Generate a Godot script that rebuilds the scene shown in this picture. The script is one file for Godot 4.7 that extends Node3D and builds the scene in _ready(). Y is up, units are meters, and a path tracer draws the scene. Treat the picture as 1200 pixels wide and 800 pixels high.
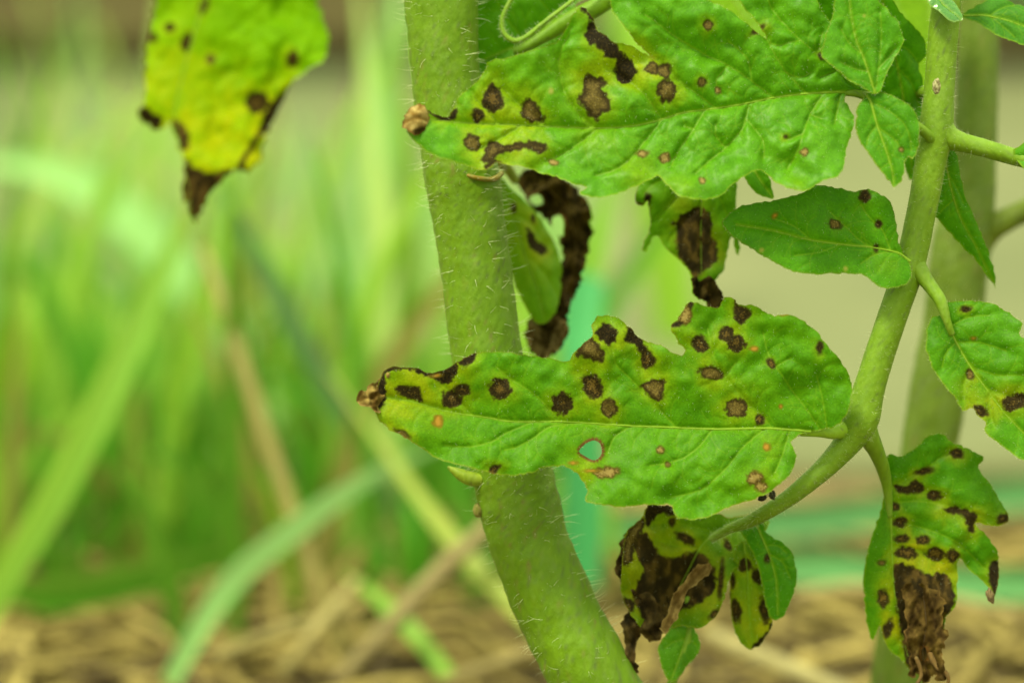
extends Node3D

# Camera frame (metres). One unit of the sight grid is 0.3 mm at one metre.
const K := 0.0003
const PITCH := -10.5
const EYE := Vector3(0, 0.185, 0)
var R := Vector3.RIGHT
var U := Vector3.UP
var F := Vector3.FORWARD
var rng := RandomNumberGenerator.new()
var fine := FastNoiseLite.new()
var coarse := FastNoiseLite.new()
var cells := FastNoiseLite.new()
var crumple := FastNoiseLite.new()
var hair_mesh: ArrayMesh
var hair_fine: ArrayMesh
var used := {}
var MAT := {}


func _ready() -> void:
	# ---- camera, sky, sun, exposure
	var cam := Camera3D.new()
	cam.name = "camera"
	cam.position = EYE
	cam.rotation_degrees = Vector3(PITCH, 0, 0)
	var lens := CameraAttributesPhysical.new()
	lens.frustum_focal_length = 100.0
	lens.frustum_focus_distance = 0.403
	lens.frustum_near = 0.02
	lens.frustum_far = 400.0
	lens.exposure_aperture = 9.0
	cam.attributes = lens
	add_child(cam)
	cam.fov = rad_to_deg(2.0 * atan(0.12))
	cam.far = 400.0
	cam.near = 0.02
	R = cam.basis.x
	U = cam.basis.y
	F = -cam.basis.z
	var world := WorldEnvironment.new()
	world.name = "world_environment"
	var env := Environment.new()
	env.tonemap_mode = Environment.TONE_MAPPER_LINEAR
	env.tonemap_exposure = 3.0
	env.background_mode = Environment.BG_SKY
	var sky_mat := ProceduralSkyMaterial.new()
	sky_mat.sky_top_color = Color(0.885, 0.91, 0.73)
	sky_mat.sky_horizon_color = Color(0.53, 0.55, 0.40)
	sky_mat.ground_horizon_color = Color(0.35, 0.38, 0.25)
	sky_mat.ground_bottom_color = Color(0.25, 0.25, 0.15)
	sky_mat.sky_curve = 0.3
	var sky := Sky.new()
	sky.sky_material = sky_mat
	env.sky = sky
	env.sdfgi_enabled = true
	env.ssao_enabled = true
	env.ssil_enabled = true
	world.environment = env
	add_child(world)
	var sun := DirectionalLight3D.new()
	sun.name = "sun"
	sun.light_energy = 0.5
	sun.light_angular_distance = 12.0
	sun.light_color = Color(0.98, 0.97, 0.80)
	sun.rotation_degrees = Vector3(-62, -46, 0)
	sun.shadow_enabled = true
	add_child(sun)

	setup()
	setting()
	front_plant()
	right_plant()
	background()


func setup() -> void:
	rng.seed = 4711
	fine.seed = 3
	fine.noise_type = FastNoiseLite.TYPE_SIMPLEX
	fine.frequency = 1.0
	fine.fractal_type = FastNoiseLite.FRACTAL_FBM
	fine.fractal_octaves = 3
	coarse.seed = 8
	coarse.noise_type = FastNoiseLite.TYPE_SIMPLEX
	coarse.frequency = 0.07
	coarse.fractal_octaves = 3
	cells.seed = 21
	cells.noise_type = FastNoiseLite.TYPE_CELLULAR
	cells.cellular_return_type = FastNoiseLite.RETURN_DISTANCE2_SUB
	cells.frequency = 0.42
	cells.fractal_type = FastNoiseLite.FRACTAL_NONE
	cells.domain_warp_enabled = true
	cells.domain_warp_amplitude = 1.2
	cells.domain_warp_frequency = 0.25
	crumple.seed = 33
	crumple.noise_type = FastNoiseLite.TYPE_SIMPLEX
	crumple.frequency = 0.22
	crumple.fractal_type = FastNoiseLite.FRACTAL_RIDGED
	crumple.fractal_octaves = 3
	hair_mesh = make_hair(0.016, 0.3)
	hair_fine = make_hair(0.03, 0.12)


# ---------------------------------------------------------------- naming and materials

func numbered(called: String) -> String:
	var n: int = used.get(called, 0)
	used[called] = n + 1
	return called if n == 0 else "%s_%03d" % [called, n]


func thing(called: String, label: String, category: String, where: Vector3, group := "") -> Node3D:
	var o := Node3D.new()
	o.name = numbered(called)
	o.position = where
	add_child(o)
	tag(o, label, category, group)
	return o


func tag(o: Node, label: String, category := "", group := "", kind := "") -> void:
	if label:
		o.set_meta("label", label)
	if category:
		o.set_meta("category", category)
	if group:
		o.set_meta("group", group)
	if kind:
		o.set_meta("kind", kind)


# Adds a mesh whose vertices are in world metres under a thing or part.
func put(called: String, mesh: Mesh, m: Material, parent: Node3D, label := "") -> MeshInstance3D:
	var o := MeshInstance3D.new()
	o.name = called
	o.mesh = mesh
	o.material_override = m
	parent.add_child(o, true)
	if parent != self:
		o.transform = whole(parent).affine_inverse()
	if label:
		o.set_meta("label", label)
	return o


func whole(o: Node3D) -> Transform3D:
	var t := o.transform
	var p := o.get_parent()
	while p is Node3D and p != self:
		t = p.transform * t
		p = p.get_parent()
	return t


func mat(key: String, c: Color, rough := 0.6, back := 0.0, back_tint := Color.WHITE, vertex := false) -> StandardMaterial3D:
	if MAT.has(key):
		return MAT[key]
	var m := StandardMaterial3D.new()
	m.resource_name = key
	m.albedo_color = c
	m.roughness = rough
	m.metallic_specular = 0.4
	m.vertex_color_use_as_albedo = vertex
	if back > 0.0:
		m.backlight_enabled = true
		m.backlight = Color(back_tint.r * back, back_tint.g * back, back_tint.b * back)
	MAT[key] = m
	return m


func sight(x: float, y: float, d: float) -> Vector3:
	return EYE + (F + R * ((x - 600.0) * K) + U * ((400.0 - y) * K)) * d


func on_ground(x: float, y: float, lift := 0.0) -> Vector3:
	var r := F + R * ((x - 600.0) * K) + U * ((400.0 - y) * K)
	return EYE + r * ((EYE.y - lift) / -r.y)


# ---------------------------------------------------------------- tubes, hairs, lumps

# A tube through points with one radius each; colours by a callable (t, angle) -> linear Color.
func tube(path: PackedVector3Array, radii: PackedFloat32Array, sides := 12, tint: Mottle = null, rough := 0.0, closed := true, flat := 1.0) -> ArrayMesh:
	var v := PackedVector3Array()
	var nn := PackedVector3Array()
	var col := PackedColorArray()
	var uv := PackedVector2Array()
	var idx := PackedInt32Array()
	var n := path.size()
	var side := Vector3.ZERO
	var run := 0.0
	var frame := []
	for i in n:
		var dir := (path[mini(i + 1, n - 1)] - path[maxi(i - 1, 0)]).normalized()
		if side == Vector3.ZERO:
			side = dir.cross(F).normalized()
			if side.length() < 0.1:
				side = dir.cross(U).normalized()
		side = (side - dir * side.dot(dir)).normalized()
		var up := side.cross(dir).normalized()
		frame.append([side, up, dir])
		if i > 0:
			run += path[i].distance_to(path[i - 1])
		for k in sides + 1:
			var a := TAU * (k % sides) / sides
			var out := side * cos(a) + up * sin(a) * flat
			var r := radii[i]
			if rough > 0.0:
				var q := (path[i] + out * r) * 1000.0
				r *= 1.0 + rough * 0.5 * sin(a * 5.0 + 0.7) * sin(a * 2.0 + run * 30.0) + rough * (coarse.get_noise_3dv(q * 3.0) + 0.5 * fine.get_noise_3dv(q * 0.6))
			v.append(path[i] + out * r)
			nn.append((side * cos(a) + up * sin(a) / flat).normalized())
			uv.append(Vector2(float(k) / sides, run * 100.0))
			col.append(tint.at(v[v.size() - 1]) if tint else Color.WHITE)
	for i in n - 1:
		for k in sides:
			var a := i * (sides + 1) + k
			idx.append_array([a, a + sides + 1, a + 1, a + 1, a + sides + 1, a + sides + 2])
	if closed:
		for e in [0, n - 1]:
			var c := v.size()
			var fr: Array = frame[e]
			var way: Vector3 = fr[2] * (-1.0 if e == 0 else 1.0)
			v.append(path[e] + way * radii[e] * 0.5)
			nn.append(way)
			uv.append(Vector2(0.5, 0))
			col.append(tint.at(path[e]) if tint else Color.WHITE)
			for k in sides:
				var a := int(e) * (sides + 1) + k
				if e == 0:
					idx.append_array([c, a, a + 1])
				else:
					idx.append_array([c, a + 1, a])
	var arr := []
	arr.resize(Mesh.ARRAY_MAX)
	arr[Mesh.ARRAY_VERTEX] = v
	arr[Mesh.ARRAY_COLOR] = col
	arr[Mesh.ARRAY_TEX_UV] = uv
	arr[Mesh.ARRAY_INDEX] = idx
	arr[Mesh.ARRAY_NORMAL] = smooth_normals(v, idx, nn)
	var m := ArrayMesh.new()
	m.add_surface_from_arrays(Mesh.PRIMITIVE_TRIANGLES, arr)
	return m


# Area-weighted normals, welded by position; hint gives the outward side.
func smooth_normals(v: PackedVector3Array, idx: PackedInt32Array, hint: PackedVector3Array) -> PackedVector3Array:
	var sum := {}
	var key := PackedInt64Array()
	key.resize(v.size())
	var seen := {}
	for i in v.size():
		var h := Vector3i((v[i] * 2e6).round())
		if not seen.has(h):
			seen[h] = seen.size()
		key[i] = seen[h]
	var acc := PackedVector3Array()
	acc.resize(seen.size())
	for t in range(0, idx.size(), 3):
		var a := idx[t]
		var b := idx[t + 1]
		var c := idx[t + 2]
		var nrm := (v[c] - v[a]).cross(v[b] - v[a])
		acc[key[a]] += nrm
		acc[key[b]] += nrm
		acc[key[c]] += nrm
	var out := PackedVector3Array()
	out.resize(v.size())
	for i in v.size():
		var q := acc[key[i]]
		q = q.normalized() if q.length_squared() > 0.0 else hint[i]
		out[i] = q
	return out


func spline(p: PackedVector3Array, steps: int) -> PackedVector3Array:
	var out := PackedVector3Array()
	var n := p.size()
	for i in n - 1:
		var a := p[maxi(i - 1, 0)]
		var d := p[mini(i + 2, n - 1)]
		for s in steps:
			out.append(p[i].cubic_interpolate(p[i + 1], a, d, float(s) / steps))
	out.append(p[n - 1])
	return out


# rows of x, y, depth, radius (all on the sight grid, radius too) -> [path, radii]
func stalk(rows: Array, steps := 8) -> Array:
	var p := PackedVector3Array()
	var q := PackedVector3Array()
	for r in rows:
		p.append(sight(r[0], r[1], r[2]))
		q.append(Vector3(r[3] * K * r[2], 0, 0))
	var path := spline(p, steps)
	var rr := PackedFloat32Array()
	for w in spline(q, steps):
		rr.append(maxf(w.x, 0.00005))
	return [path, rr]


func make_hair(r: float, bend: float) -> ArrayMesh:
	var v := PackedVector3Array()
	var nn := PackedVector3Array()
	var idx := PackedInt32Array()
	for i in 5:
		var t := i / 4.0
		var c := Vector3(bend * t * t, t, 0)
		for k in 3:
			var a := TAU * k / 3.0
			var o := Vector3(cos(a), 0, sin(a))
			v.append(c + o * r * (1.0 - 0.85 * t))
			nn.append(o)
	for i in 4:
		for k in 3:
			var a := i * 3 + k
			var b := i * 3 + (k + 1) % 3
			idx.append_array([a, a + 3, b, b, a + 3, b + 3])
	var arr := []
	arr.resize(Mesh.ARRAY_MAX)
	arr[Mesh.ARRAY_VERTEX] = v
	arr[Mesh.ARRAY_NORMAL] = smooth_normals(v, idx, nn)
	arr[Mesh.ARRAY_INDEX] = idx
	var m := ArrayMesh.new()
	m.add_surface_from_arrays(Mesh.PRIMITIVE_TRIANGLES, arr)
	return m


# Hairs standing on the given spots (world metres) along the given directions.
func hairs(called: String, parent: Node3D, where: Array, mesh: Mesh) -> void:
	var mm := MultiMesh.new()
	mm.transform_format = MultiMesh.TRANSFORM_3D
	mm.mesh = mesh
	mm.instance_count = where.size()
	for i in where.size():
		mm.set_instance_transform(i, where[i])
	var o := MultiMeshInstance3D.new()
	o.name = called
	o.multimesh = mm
	o.material_override = mat("plant hair", Color(0.86, 0.89, 0.74), 0.45, 0.7)
	parent.add_child(o, true)
	o.transform = whole(parent).affine_inverse()
	o.set_meta("kind", "stuff")


func hair_at(p: Vector3, dir: Vector3, length: float) -> Transform3D:
	var y := (dir + 0.35 * Vector3(rng.randf() - 0.5, rng.randf() - 0.5, rng.randf() - 0.5)).normalized()
	var x := y.cross(Vector3(rng.randf() - 0.5, rng.randf() - 0.5, rng.randf() - 0.5)).normalized()
	return Transform3D(Basis(x, y, x.cross(y)) * length, p)


func hairs_on_tube(called: String, parent: Node3D, path: PackedVector3Array, radii: PackedFloat32Array, n: int, low: float, high: float, mesh: Mesh, from := 0.0, to := 1.0) -> void:
	var list := []
	for i in n:
		var t := lerpf(from, to, rng.randf()) * (path.size() - 1.001)
		var k := int(t)
		var f := t - k
		var c := path[k].lerp(path[k + 1], f)
		var r := lerpf(radii[k], radii[k + 1], f)
		var dir := (path[k + 1] - path[k]).normalized()
		var s := dir.cross(F).normalized()
		var u := s.cross(dir)
		var a := rng.randf() * TAU
		var o := s * cos(a) + u * sin(a)
		list.append(hair_at(c + o * r * 0.985, o + dir * rng.randf_range(-0.25, 0.25), lerpf(low, high, pow(rng.randf(), 1.6)) * 0.001))
	hairs(called, parent, list, mesh)


# A shrivelled lump of dry tissue: half axes in sight units.
func lump(called: String, parent: Node3D, x: float, y: float, d: float, half: Vector3, turn: float, a: Color, b: Color, seedling: int, amp := 0.5) -> MeshInstance3D:
	var v := PackedVector3Array()
	var nn := PackedVector3Array()
	var col := PackedColorArray()
	var idx := PackedInt32Array()
	var c := sight(x, y, d)
	var s := K * d
	var nu := 44
	var nv := 26
	for j in nv + 1:
		for i in nu + 1:
			var th := PI * j / nv
			var ph := TAU * (i % nu) / nu
			var o := Vector3(sin(th) * cos(ph), cos(th), sin(th) * sin(ph))
			var q := o * 4.0 + Vector3(seedling * 7.3, 0, seedling * 3.1)
			var w := crumple.get_noise_3dv(q * 0.45)
			var w2 := fine.get_noise_3dv(q * 0.33)
			var p := o * (1.0 + amp * w * 0.6 + amp * 0.35 * w2) * half * s
			p = p.rotated(Vector3(0, 0, 1), turn)
			v.append(c + R * p.x + U * p.y - F * p.z)
			nn.append((R * o.x + U * o.y - F * o.z).normalized())
			var t := clampf(0.45 + 0.9 * w2 + 0.9 * fine.get_noise_3dv(q * 0.9), 0, 1)
			col.append(a.lerp(b, t))
	for j in nv:
		for i in nu:
			var p := j * (nu + 1) + i
			idx.append_array([p, p + 1, p + nu + 1, p + 1, p + nu + 2, p + nu + 1])
	var arr := []
	arr.resize(Mesh.ARRAY_MAX)
	arr[Mesh.ARRAY_VERTEX] = v
	arr[Mesh.ARRAY_COLOR] = col
	arr[Mesh.ARRAY_INDEX] = idx
	var nrm := smooth_normals(v, idx, nn)
	if nrm[nu * 10].dot(nn[nu * 10]) < 0.0:
		for t in range(0, idx.size(), 3):
			var k := idx[t + 1]
			idx[t + 1] = idx[t + 2]
			idx[t + 2] = k
		arr[Mesh.ARRAY_INDEX] = idx
		nrm = smooth_normals(v, idx, nn)
	arr[Mesh.ARRAY_NORMAL] = nrm
	var m := ArrayMesh.new()
	m.add_surface_from_arrays(Mesh.PRIMITIVE_TRIANGLES, arr)
	return put(called, m, mat("dry tissue", Color.WHITE, 0.85, 0.0, Color.WHITE, true), parent)


# ---------------------------------------------------------------- leaves

const DARK := 0      # dark brown lesion
const GREY := 1      # grey brown lesion with a dark rim
const ORANGE := 2    # small orange fleck
const PALE := 3      # papery pale lesion with a brown rim
const FLECK := 4     # whitish fleck
const BLACK := 5     # black edge
const DEAD := 6      # large mottled dead patch


class Frame:
	var o: Vector3
	var ex: Vector3
	var ey: Vector3
	var n: Vector3
	var eye: Vector3


func flat_point(f: Frame, x: float, y: float) -> Vector2:
	var r := F + R * ((x - 600.0) * K) + U * ((400.0 - y) * K)
	var p := EYE + r * ((f.o - EYE).dot(f.n) / r.dot(f.n)) - f.o
	return Vector2(p.dot(f.ex), p.dot(f.ey)) * 1000.0


func flat_list(f: Frame, a: Array) -> PackedVector2Array:
	var out := PackedVector2Array()
	for i in range(0, a.size(), 2):
		out.append(flat_point(f, a[i], a[i + 1]))
	return out


func rounded(p: PackedVector2Array, steps: int, closed: bool) -> PackedVector2Array:
	var out := PackedVector2Array()
	var n := p.size()
	var last := n if closed else n - 1
	for i in last:
		var a := p[(i - 1 + n) % n] if closed else p[maxi(i - 1, 0)]
		var b := p[(i + 1) % n]
		var c := p[(i + 2) % n] if closed else p[mini(i + 2, n - 1)]
		var m := maxi(1, mini(steps, int(p[i].distance_to(b) / 0.35)))
		for s in m:
			var q := p[i].cubic_interpolate(b, a, c, float(s) / m)
			out.append(p[i].lerp(b, float(s) / m).lerp(q, 0.8))
	if not closed:
		out.append(p[n - 1])
	return out


func near_line(q: Vector2, p: PackedVector2Array) -> float:
	var best := 1e9
	for i in p.size() - 1:
		var a := p[i]
		var ab := p[i + 1] - a
		var t := clampf((q - a).dot(ab) / maxf(ab.length_squared(), 1e-9), 0.0, 1.0)
		best = minf(best, q.distance_squared_to(a + ab * t))
	return sqrt(best)


func spot_depth(q: Vector2, sp: Dictionary) -> float:
	# signed distance in millimetres, negative inside
	var wob := 0.20 * fine.get_noise_2d(q.x * 0.7 + sp.seed, q.y * 0.7) * minf(sp.size, 1.6) + 0.04 * fine.get_noise_2d(q.x * 2.2, q.y * 2.2 + sp.seed) * minf(sp.size, 1.2)
	if sp.has("poly"):
		var d := near_line(q, sp.ring)
		return (-d if Geometry2D.is_point_in_polygon(q, sp.poly) else d) + wob
	var v: Vector2 = (q - sp.c).rotated(-sp.turn)
	var r: Vector2 = sp.r
	return (Vector2(v.x / r.x, v.y / r.y).length() - 1.0) * minf(r.x, r.y) + wob * 1.4


func make_spots(f: Frame, list: Array, unit: float) -> Array:
	var out := []
	for e in list:
		var sp := {"kind": int(e[0]), "seed": float(out.size()) * 13.7}
		if e[1] is Array:
			var p := rounded(flat_list(f, e[1]), 4, true)
			sp.poly = p
			var ring := p.duplicate()
			ring.append(p[0])
			sp.ring = ring
			var lo := p[0]
			var hi := p[0]
			for q in p:
				lo = lo.min(q)
				hi = hi.max(q)
			sp.lo = lo
			sp.hi = hi
			sp.size = minf(hi.x - lo.x, hi.y - lo.y) * 0.5
		else:
			sp.c = flat_point(f, e[1], e[2])
			var rx: float = e[3] * unit
			var ry: float = (e[4] if e.size() > 4 else e[3]) * unit
			sp.r = Vector2(rx, ry)
			sp.turn = deg_to_rad(-e[5]) if e.size() > 5 else 0.0
			var m := maxf(rx, ry)
			sp.lo = sp.c - Vector2(m, m)
			sp.hi = sp.c + Vector2(m, m)
			sp.size = minf(rx, ry)
		out.append(sp)
	return out


func spot_color(k: int, t: float, q: Vector2, size: float, age: float) -> Color:
	# t: depth into the spot, in millimetres
	var g := fine.get_noise_2d(q.x * 2.6, q.y * 2.6)
	var g2 := fine.get_noise_2d(q.x * 0.42 + 50.0, q.y * 0.26)
	var rings := 0.5 + 0.5 * sin(t * 9.0 + g * 2.5)
	var u := clampf(t / maxf(size, 0.2), 0, 1)
	match k:
		DARK:
			var c := Color8(34, 27, 9).lerp(Color8(70, 56, 24), clampf(0.15 + 0.2 * rings + g * 0.8, 0, 1))
			return c.lerp(Color8(112, 88, 40), smoothstep(0.75 - 0.5 * age, 1.05 - 0.3 * age, u + g * 0.5) * (0.45 + 0.4 * age))
		GREY:
			var c := Color8(46, 36, 13).lerp(Color8(88, 74, 37), smoothstep(0.05, 0.5, u + g * 0.15))
			return c.lerp(Color8(126, 108, 58), clampf(0.12 * rings + g * 1.4, 0, 1) * smoothstep(0.15, 0.5, u))
		ORANGE:
			return Color8(116, 96, 20).lerp(Color8(158, 118, 46), smoothstep(0.15, 0.7, u))
		PALE:
			return Color8(78, 62, 24).lerp(Color8(144, 124, 76), smoothstep(0.1, 0.6, u + g * 0.4))
		FLECK:
			return Color8(140, 146, 70)
		BLACK:
			return Color8(26, 20, 8).lerp(Color8(62, 48, 22), clampf(0.1 + g * 1.2 + 0.1 * rings, 0, 1))
	var c := Color8(36, 28, 12).lerp(Color8(80, 62, 28), clampf(0.35 + g * 0.3 + g2 * 0.8, 0, 1))
	return c.lerp(Color8(92, 72, 38), clampf(g2 * 1.1 - 0.1, 0, 0.45))


# s: outline, d (depth), tilt, mid, veins, side veins, spots, yellow zones, colours and bends. Returns the blade.
func leaf(called: String, parent: Node3D, s: Dictionary, label := "") -> MeshInstance3D:
	var outline: Array = s.o
	var lo := Vector2(1e9, 1e9)
	var hi := -lo
	for i in range(0, outline.size(), 2):
		lo = lo.min(Vector2(outline[i], outline[i + 1]))
		hi = hi.max(Vector2(outline[i], outline[i + 1]))
	var mid_c := (lo + hi) * 0.5
	var f := Frame.new()
	var tilt: Vector2 = s.get("tilt", Vector2.ZERO)
	f.o = sight(mid_c.x, mid_c.y, s.d)
	f.n = (R * tilt.x + U * tilt.y - F).normalized()
	f.ex = (R - f.n * R.dot(f.n)).normalized()
	f.ey = f.n.cross(f.ex)
	var unit: float = K * s.d * 1000.0
	var edge := rounded(flat_list(f, outline), 6, true)
	for i in edge.size():
		var w: float = s.get("ragged", 0.10)
		edge[i] += Vector2(fine.get_noise_2d(edge[i].x * 0.8, edge[i].y * 0.8), fine.get_noise_2d(edge[i].x * 0.8, edge[i].y * 0.8 + 99.0)) * w * 2.0
	var holes := []
	for h in s.get("holes", []):
		holes.append(rounded(flat_list(f, h), 4, true))
	var midrib := rounded(flat_list(f, s.mid), 5, false)
	var veins := []
	for v in s.get("veins", []):
		veins.append(rounded(flat_list(f, v), 4, false))
	var twigs := []
	var local := RandomNumberGenerator.new()
	local.seed = 77 + int(s.get("seed", 0))
	if s.get("crumple", 0.0) == 0.0:
		for line in veins + [midrib]:
			var run := local.randf_range(0.5, 1.5)
			for i in line.size() - 1:
				run -= line[i].distance_to(line[i + 1])
				if run > 0.0:
					continue
				run = local.randf_range(1.0, 1.9)
				var way: Vector2 = (line[i + 1] - line[i]).normalized()
				var turn := local.randf_range(0.7, 1.25) * (1.0 if local.randf() < 0.5 else -1.0)
				var q: Vector2 = line[i]
				var tw := PackedVector2Array([q])
				var legs := local.randi_range(4, 9)
				for k in legs:
					way = way.rotated(turn / legs + local.randf_range(-0.22, 0.22)) if k else way.rotated(turn * 0.7)
					q += way * 0.5
					tw.append(q)
					if k == legs / 2 and local.randf() < 0.6:
						var w2 := way.rotated(local.randf_range(0.7, 1.1) * -signf(turn))
						var side := PackedVector2Array([q])
						for e in local.randi_range(2, 4):
							side.append(side[side.size() - 1] + w2 * 0.45)
							w2 = w2.rotated(local.randf_range(-0.25, 0.25))
						twigs.append(side)
				twigs.append(tw)
	var spots := make_spots(f, s.get("spots", []), unit)

	# grid of heights (millimetres)
	var step: float = s.get("step", 0.30)
	lo = edge[0]
	hi = edge[0]
	for q in edge:
		lo = lo.min(q)
		hi = hi.max(q)
	lo -= Vector2(0.6, 0.6)
	hi += Vector2(0.6, 0.6)
	var nx := int((hi.x - lo.x) / step) + 2
	var ny := int((hi.y - lo.y) / step) + 2
	var dv := PackedFloat32Array()
	dv.resize(nx * ny)
	dv.fill(5.0)
	var yel := PackedFloat32Array()
	yel.resize(nx * ny)
	var ht := PackedFloat32Array()
	ht.resize(nx * ny)
	for v in veins:
		near_field(dv, nx, ny, lo, step, v, 5.0)
	near_field(dv, nx, ny, lo, step, midrib, 5.0)
	var dt := PackedFloat32Array()
	dt.resize(nx * ny)
	dt.fill(0.8)
	for v in twigs:
		near_field(dt, nx, ny, lo, step, v, 0.8)
	var ed := PackedFloat32Array()
	ed.resize(nx * ny)
	ed.fill(4.0)
	var ring := edge.duplicate()
	ring.append(edge[0])
	near_field(ed, nx, ny, lo, step, ring, 4.0)
	for z in s.get("yellow", []):
		var c := flat_point(f, z[0], z[1])
		var r: float = z[2] * unit
		stamp(yel, nx, ny, lo, step, c, r * 0.92, z[3] * 0.85)
	for sp in spots:
		if sp.kind in [DARK, GREY, BLACK, DEAD]:
			var reach := 2.4 * clampf(sp.size / 1.2, 0.35, 1.0)
			for j in range(maxi(0, int((sp.lo.y - reach - lo.y) / step)), mini(ny, int((sp.hi.y + reach - lo.y) / step) + 1)):
				for i in range(maxi(0, int((sp.lo.x - reach - lo.x) / step)), mini(nx, int((sp.hi.x + reach - lo.x) / step) + 1)):
					var q := lo + Vector2(i, j) * step
					var d := spot_depth(q, sp)
					if d < reach:
						var at := j * nx + i
						yel[at] += 0.5 * pow(1.0 - smoothstep(-0.4, reach, d + 0.5 * coarse.get_noise_2d(q.x * 4.0, q.y * 4.0)), 1.3) * s.get("halo", 1.0)
						if d < 0.25:
							ht[at] += s.get("sink", -0.10) * (1.0 - smoothstep(-0.3, 0.25, d)) + (0.10 if sp.kind == DEAD else 0.04) * fine.get_noise_2d(q.x * 1.3, q.y * 1.3) * (1.0 - smoothstep(-0.2, 0.1, d))
	var fold: Vector2 = s.get("fold", Vector2(0.25, 0.25))   # rise per millimetre above and below the midrib
	var puff: float = s.get("puff", 0.35)
	var crease: float = s.get("crease", 0.22)
	var net: float = s.get("net", 0.05)
	var wave: float = s.get("wave", 0.8)
	var bend: float = s.get("bend", 0.0)
	var lip: float = s.get("lip", 0.35)
	var rough: float = s.get("crumple", 0.0)
	var bumps := []
	for b in s.get("bumps", []):
		bumps.append([flat_point(f, b[0], b[1]), b[2] * unit, b[3]])
	var m0 := midrib[0]
	var m1 := midrib[midrib.size() - 1]
	var axis := (m1 - m0).normalized()
	var span := m0.distance_to(m1)
	var off: float = s.get("seed", 0.0) * 31.0
	for j in ny:
		for i in nx:
			var q := lo + Vector2(i, j) * step
			var at := j * nx + i
			var dm := near_line(q, midrib)
			var side := signed_side(q, midrib)
			var along := (q - m0).dot(axis) / span
			var k: float = fold.x if side > 0.0 else fold.y
			var h := ht[at] + k * (sqrt(dm * dm + 0.6) - 0.775)
			h += bend * (along - 0.5) * (along - 0.5) * 4.0
			h += wave * coarse.get_noise_2d(q.x * 1.2 + off, q.y * 1.2) * minf(dm / 5.0, 1.3)
			h += puff * (1.0 - exp(-dv[at] / 1.3)) - crease * exp(-dv[at] * dv[at] / 0.12)
			h += net * minf(cells.get_noise_2d(q.x + off, q.y) + 1.0, 0.8) * minf(dv[at], 1.0)
			h += 0.5 * net * fine.get_noise_2d(q.x * 0.9 + off, q.y * 0.9)
			h -= 0.42 * crease * exp(-dt[at] * dt[at] / 0.09) - 0.12 * puff * (1.0 - exp(-dt[at] / 0.5))
			h -= lip * exp(-ed[at] / 0.7)
			if rough > 0.0:
				h += rough * (crumple.get_noise_2d(q.x * 0.5 + off, q.y * 0.32) * 1.5 + 0.35 * fine.get_noise_2d(q.x * 0.5, q.y * 0.5 + off))
			for b in bumps:
				var e: float = q.distance_squared_to(b[0]) / (b[1] * b[1])
				if e < 6.0:
					h += b[2] * exp(-e)
			ht[at] = h

	# mesh: whole cells inside, clipped cells on the rim
	var v3 := PackedVector3Array()
	var nn := PackedVector3Array()
	var uv := PackedVector2Array()
	var idx := PackedInt32Array()
	var number := PackedInt32Array()
	number.resize(nx * ny)
	number.fill(-1)
	var inside := PackedByteArray()
	inside.resize(nx * ny)
	var size := Vector2(nx - 1, ny - 1) * step
	for j in ny:
		for i in nx:
			var q := lo + Vector2(i, j) * step
			var isin := Geometry2D.is_point_in_polygon(q, edge)
			for h in holes:
				isin = isin and not Geometry2D.is_point_in_polygon(q, h)
			inside[j * nx + i] = 1 if isin else 0
	for j in ny - 1:
		for i in nx - 1:
			var a := j * nx + i
			var corners := [a, a + 1, a + nx + 1, a + nx]
			var sum := inside[a] + inside[a + 1] + inside[a + nx + 1] + inside[a + nx]
			if sum == 4:
				for c in corners:
					if number[c] < 0:
						number[c] = v3.size()
						add_point(v3, nn, uv, lo + Vector2(c % nx, c / nx) * step, lo, step, nx, ny, ht, size)
				idx.append_array([number[a], number[a + nx + 1], number[a + 1], number[a], number[a + nx], number[a + nx + 1]])
			elif sum > 0 or ed[a] < step * 1.5:
				var q := lo + Vector2(i, j) * step
				var cell := PackedVector2Array([q, q + Vector2(step, 0), q + Vector2(step, step), q + Vector2(0, step)])
				var pieces: Array = Geometry2D.intersect_polygons(cell, edge)
				for h in holes:
					var left := []
					for p in pieces:
						left.append_array(Geometry2D.clip_polygons(p, h))
					pieces = left
				for p in pieces:
					var tri := Geometry2D.triangulate_polygon(p)
					var base := v3.size()
					if tri.is_empty():
						continue
					for w in p:
						add_point(v3, nn, uv, w, lo, step, nx, ny, ht, size)
					for t in range(0, tri.size(), 3):
						var w0: Vector2 = p[tri[t]]
						var w1: Vector2 = p[tri[t + 1]]
						var w2: Vector2 = p[tri[t + 2]]
						if (w1 - w0).cross(w2 - w0) > 0.0:
							idx.append_array([base + tri[t], base + tri[t + 2], base + tri[t + 1]])
						else:
							idx.append_array([base + tri[t], base + tri[t + 1], base + tri[t + 2]])
	var arr := []
	arr.resize(Mesh.ARRAY_MAX)
	arr[Mesh.ARRAY_VERTEX] = v3
	arr[Mesh.ARRAY_NORMAL] = nn
	arr[Mesh.ARRAY_TEX_UV] = uv
	arr[Mesh.ARRAY_INDEX] = idx
	var mesh := ArrayMesh.new()
	mesh.add_surface_from_arrays(Mesh.PRIMITIVE_TRIANGLES, arr)

	# the blade's colours: base tones on the grid, then veins and lesions texel by texel
	var green: Color = s.get("green", Color8(66, 112, 4))
	var pale: Color = s.get("pale", Color8(92, 142, 30))
	var yellow: Color = s.get("yellow_tone", Color8(150, 150, 8))
	var img := Image.create(nx, ny, false, Image.FORMAT_RGB8)
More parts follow.
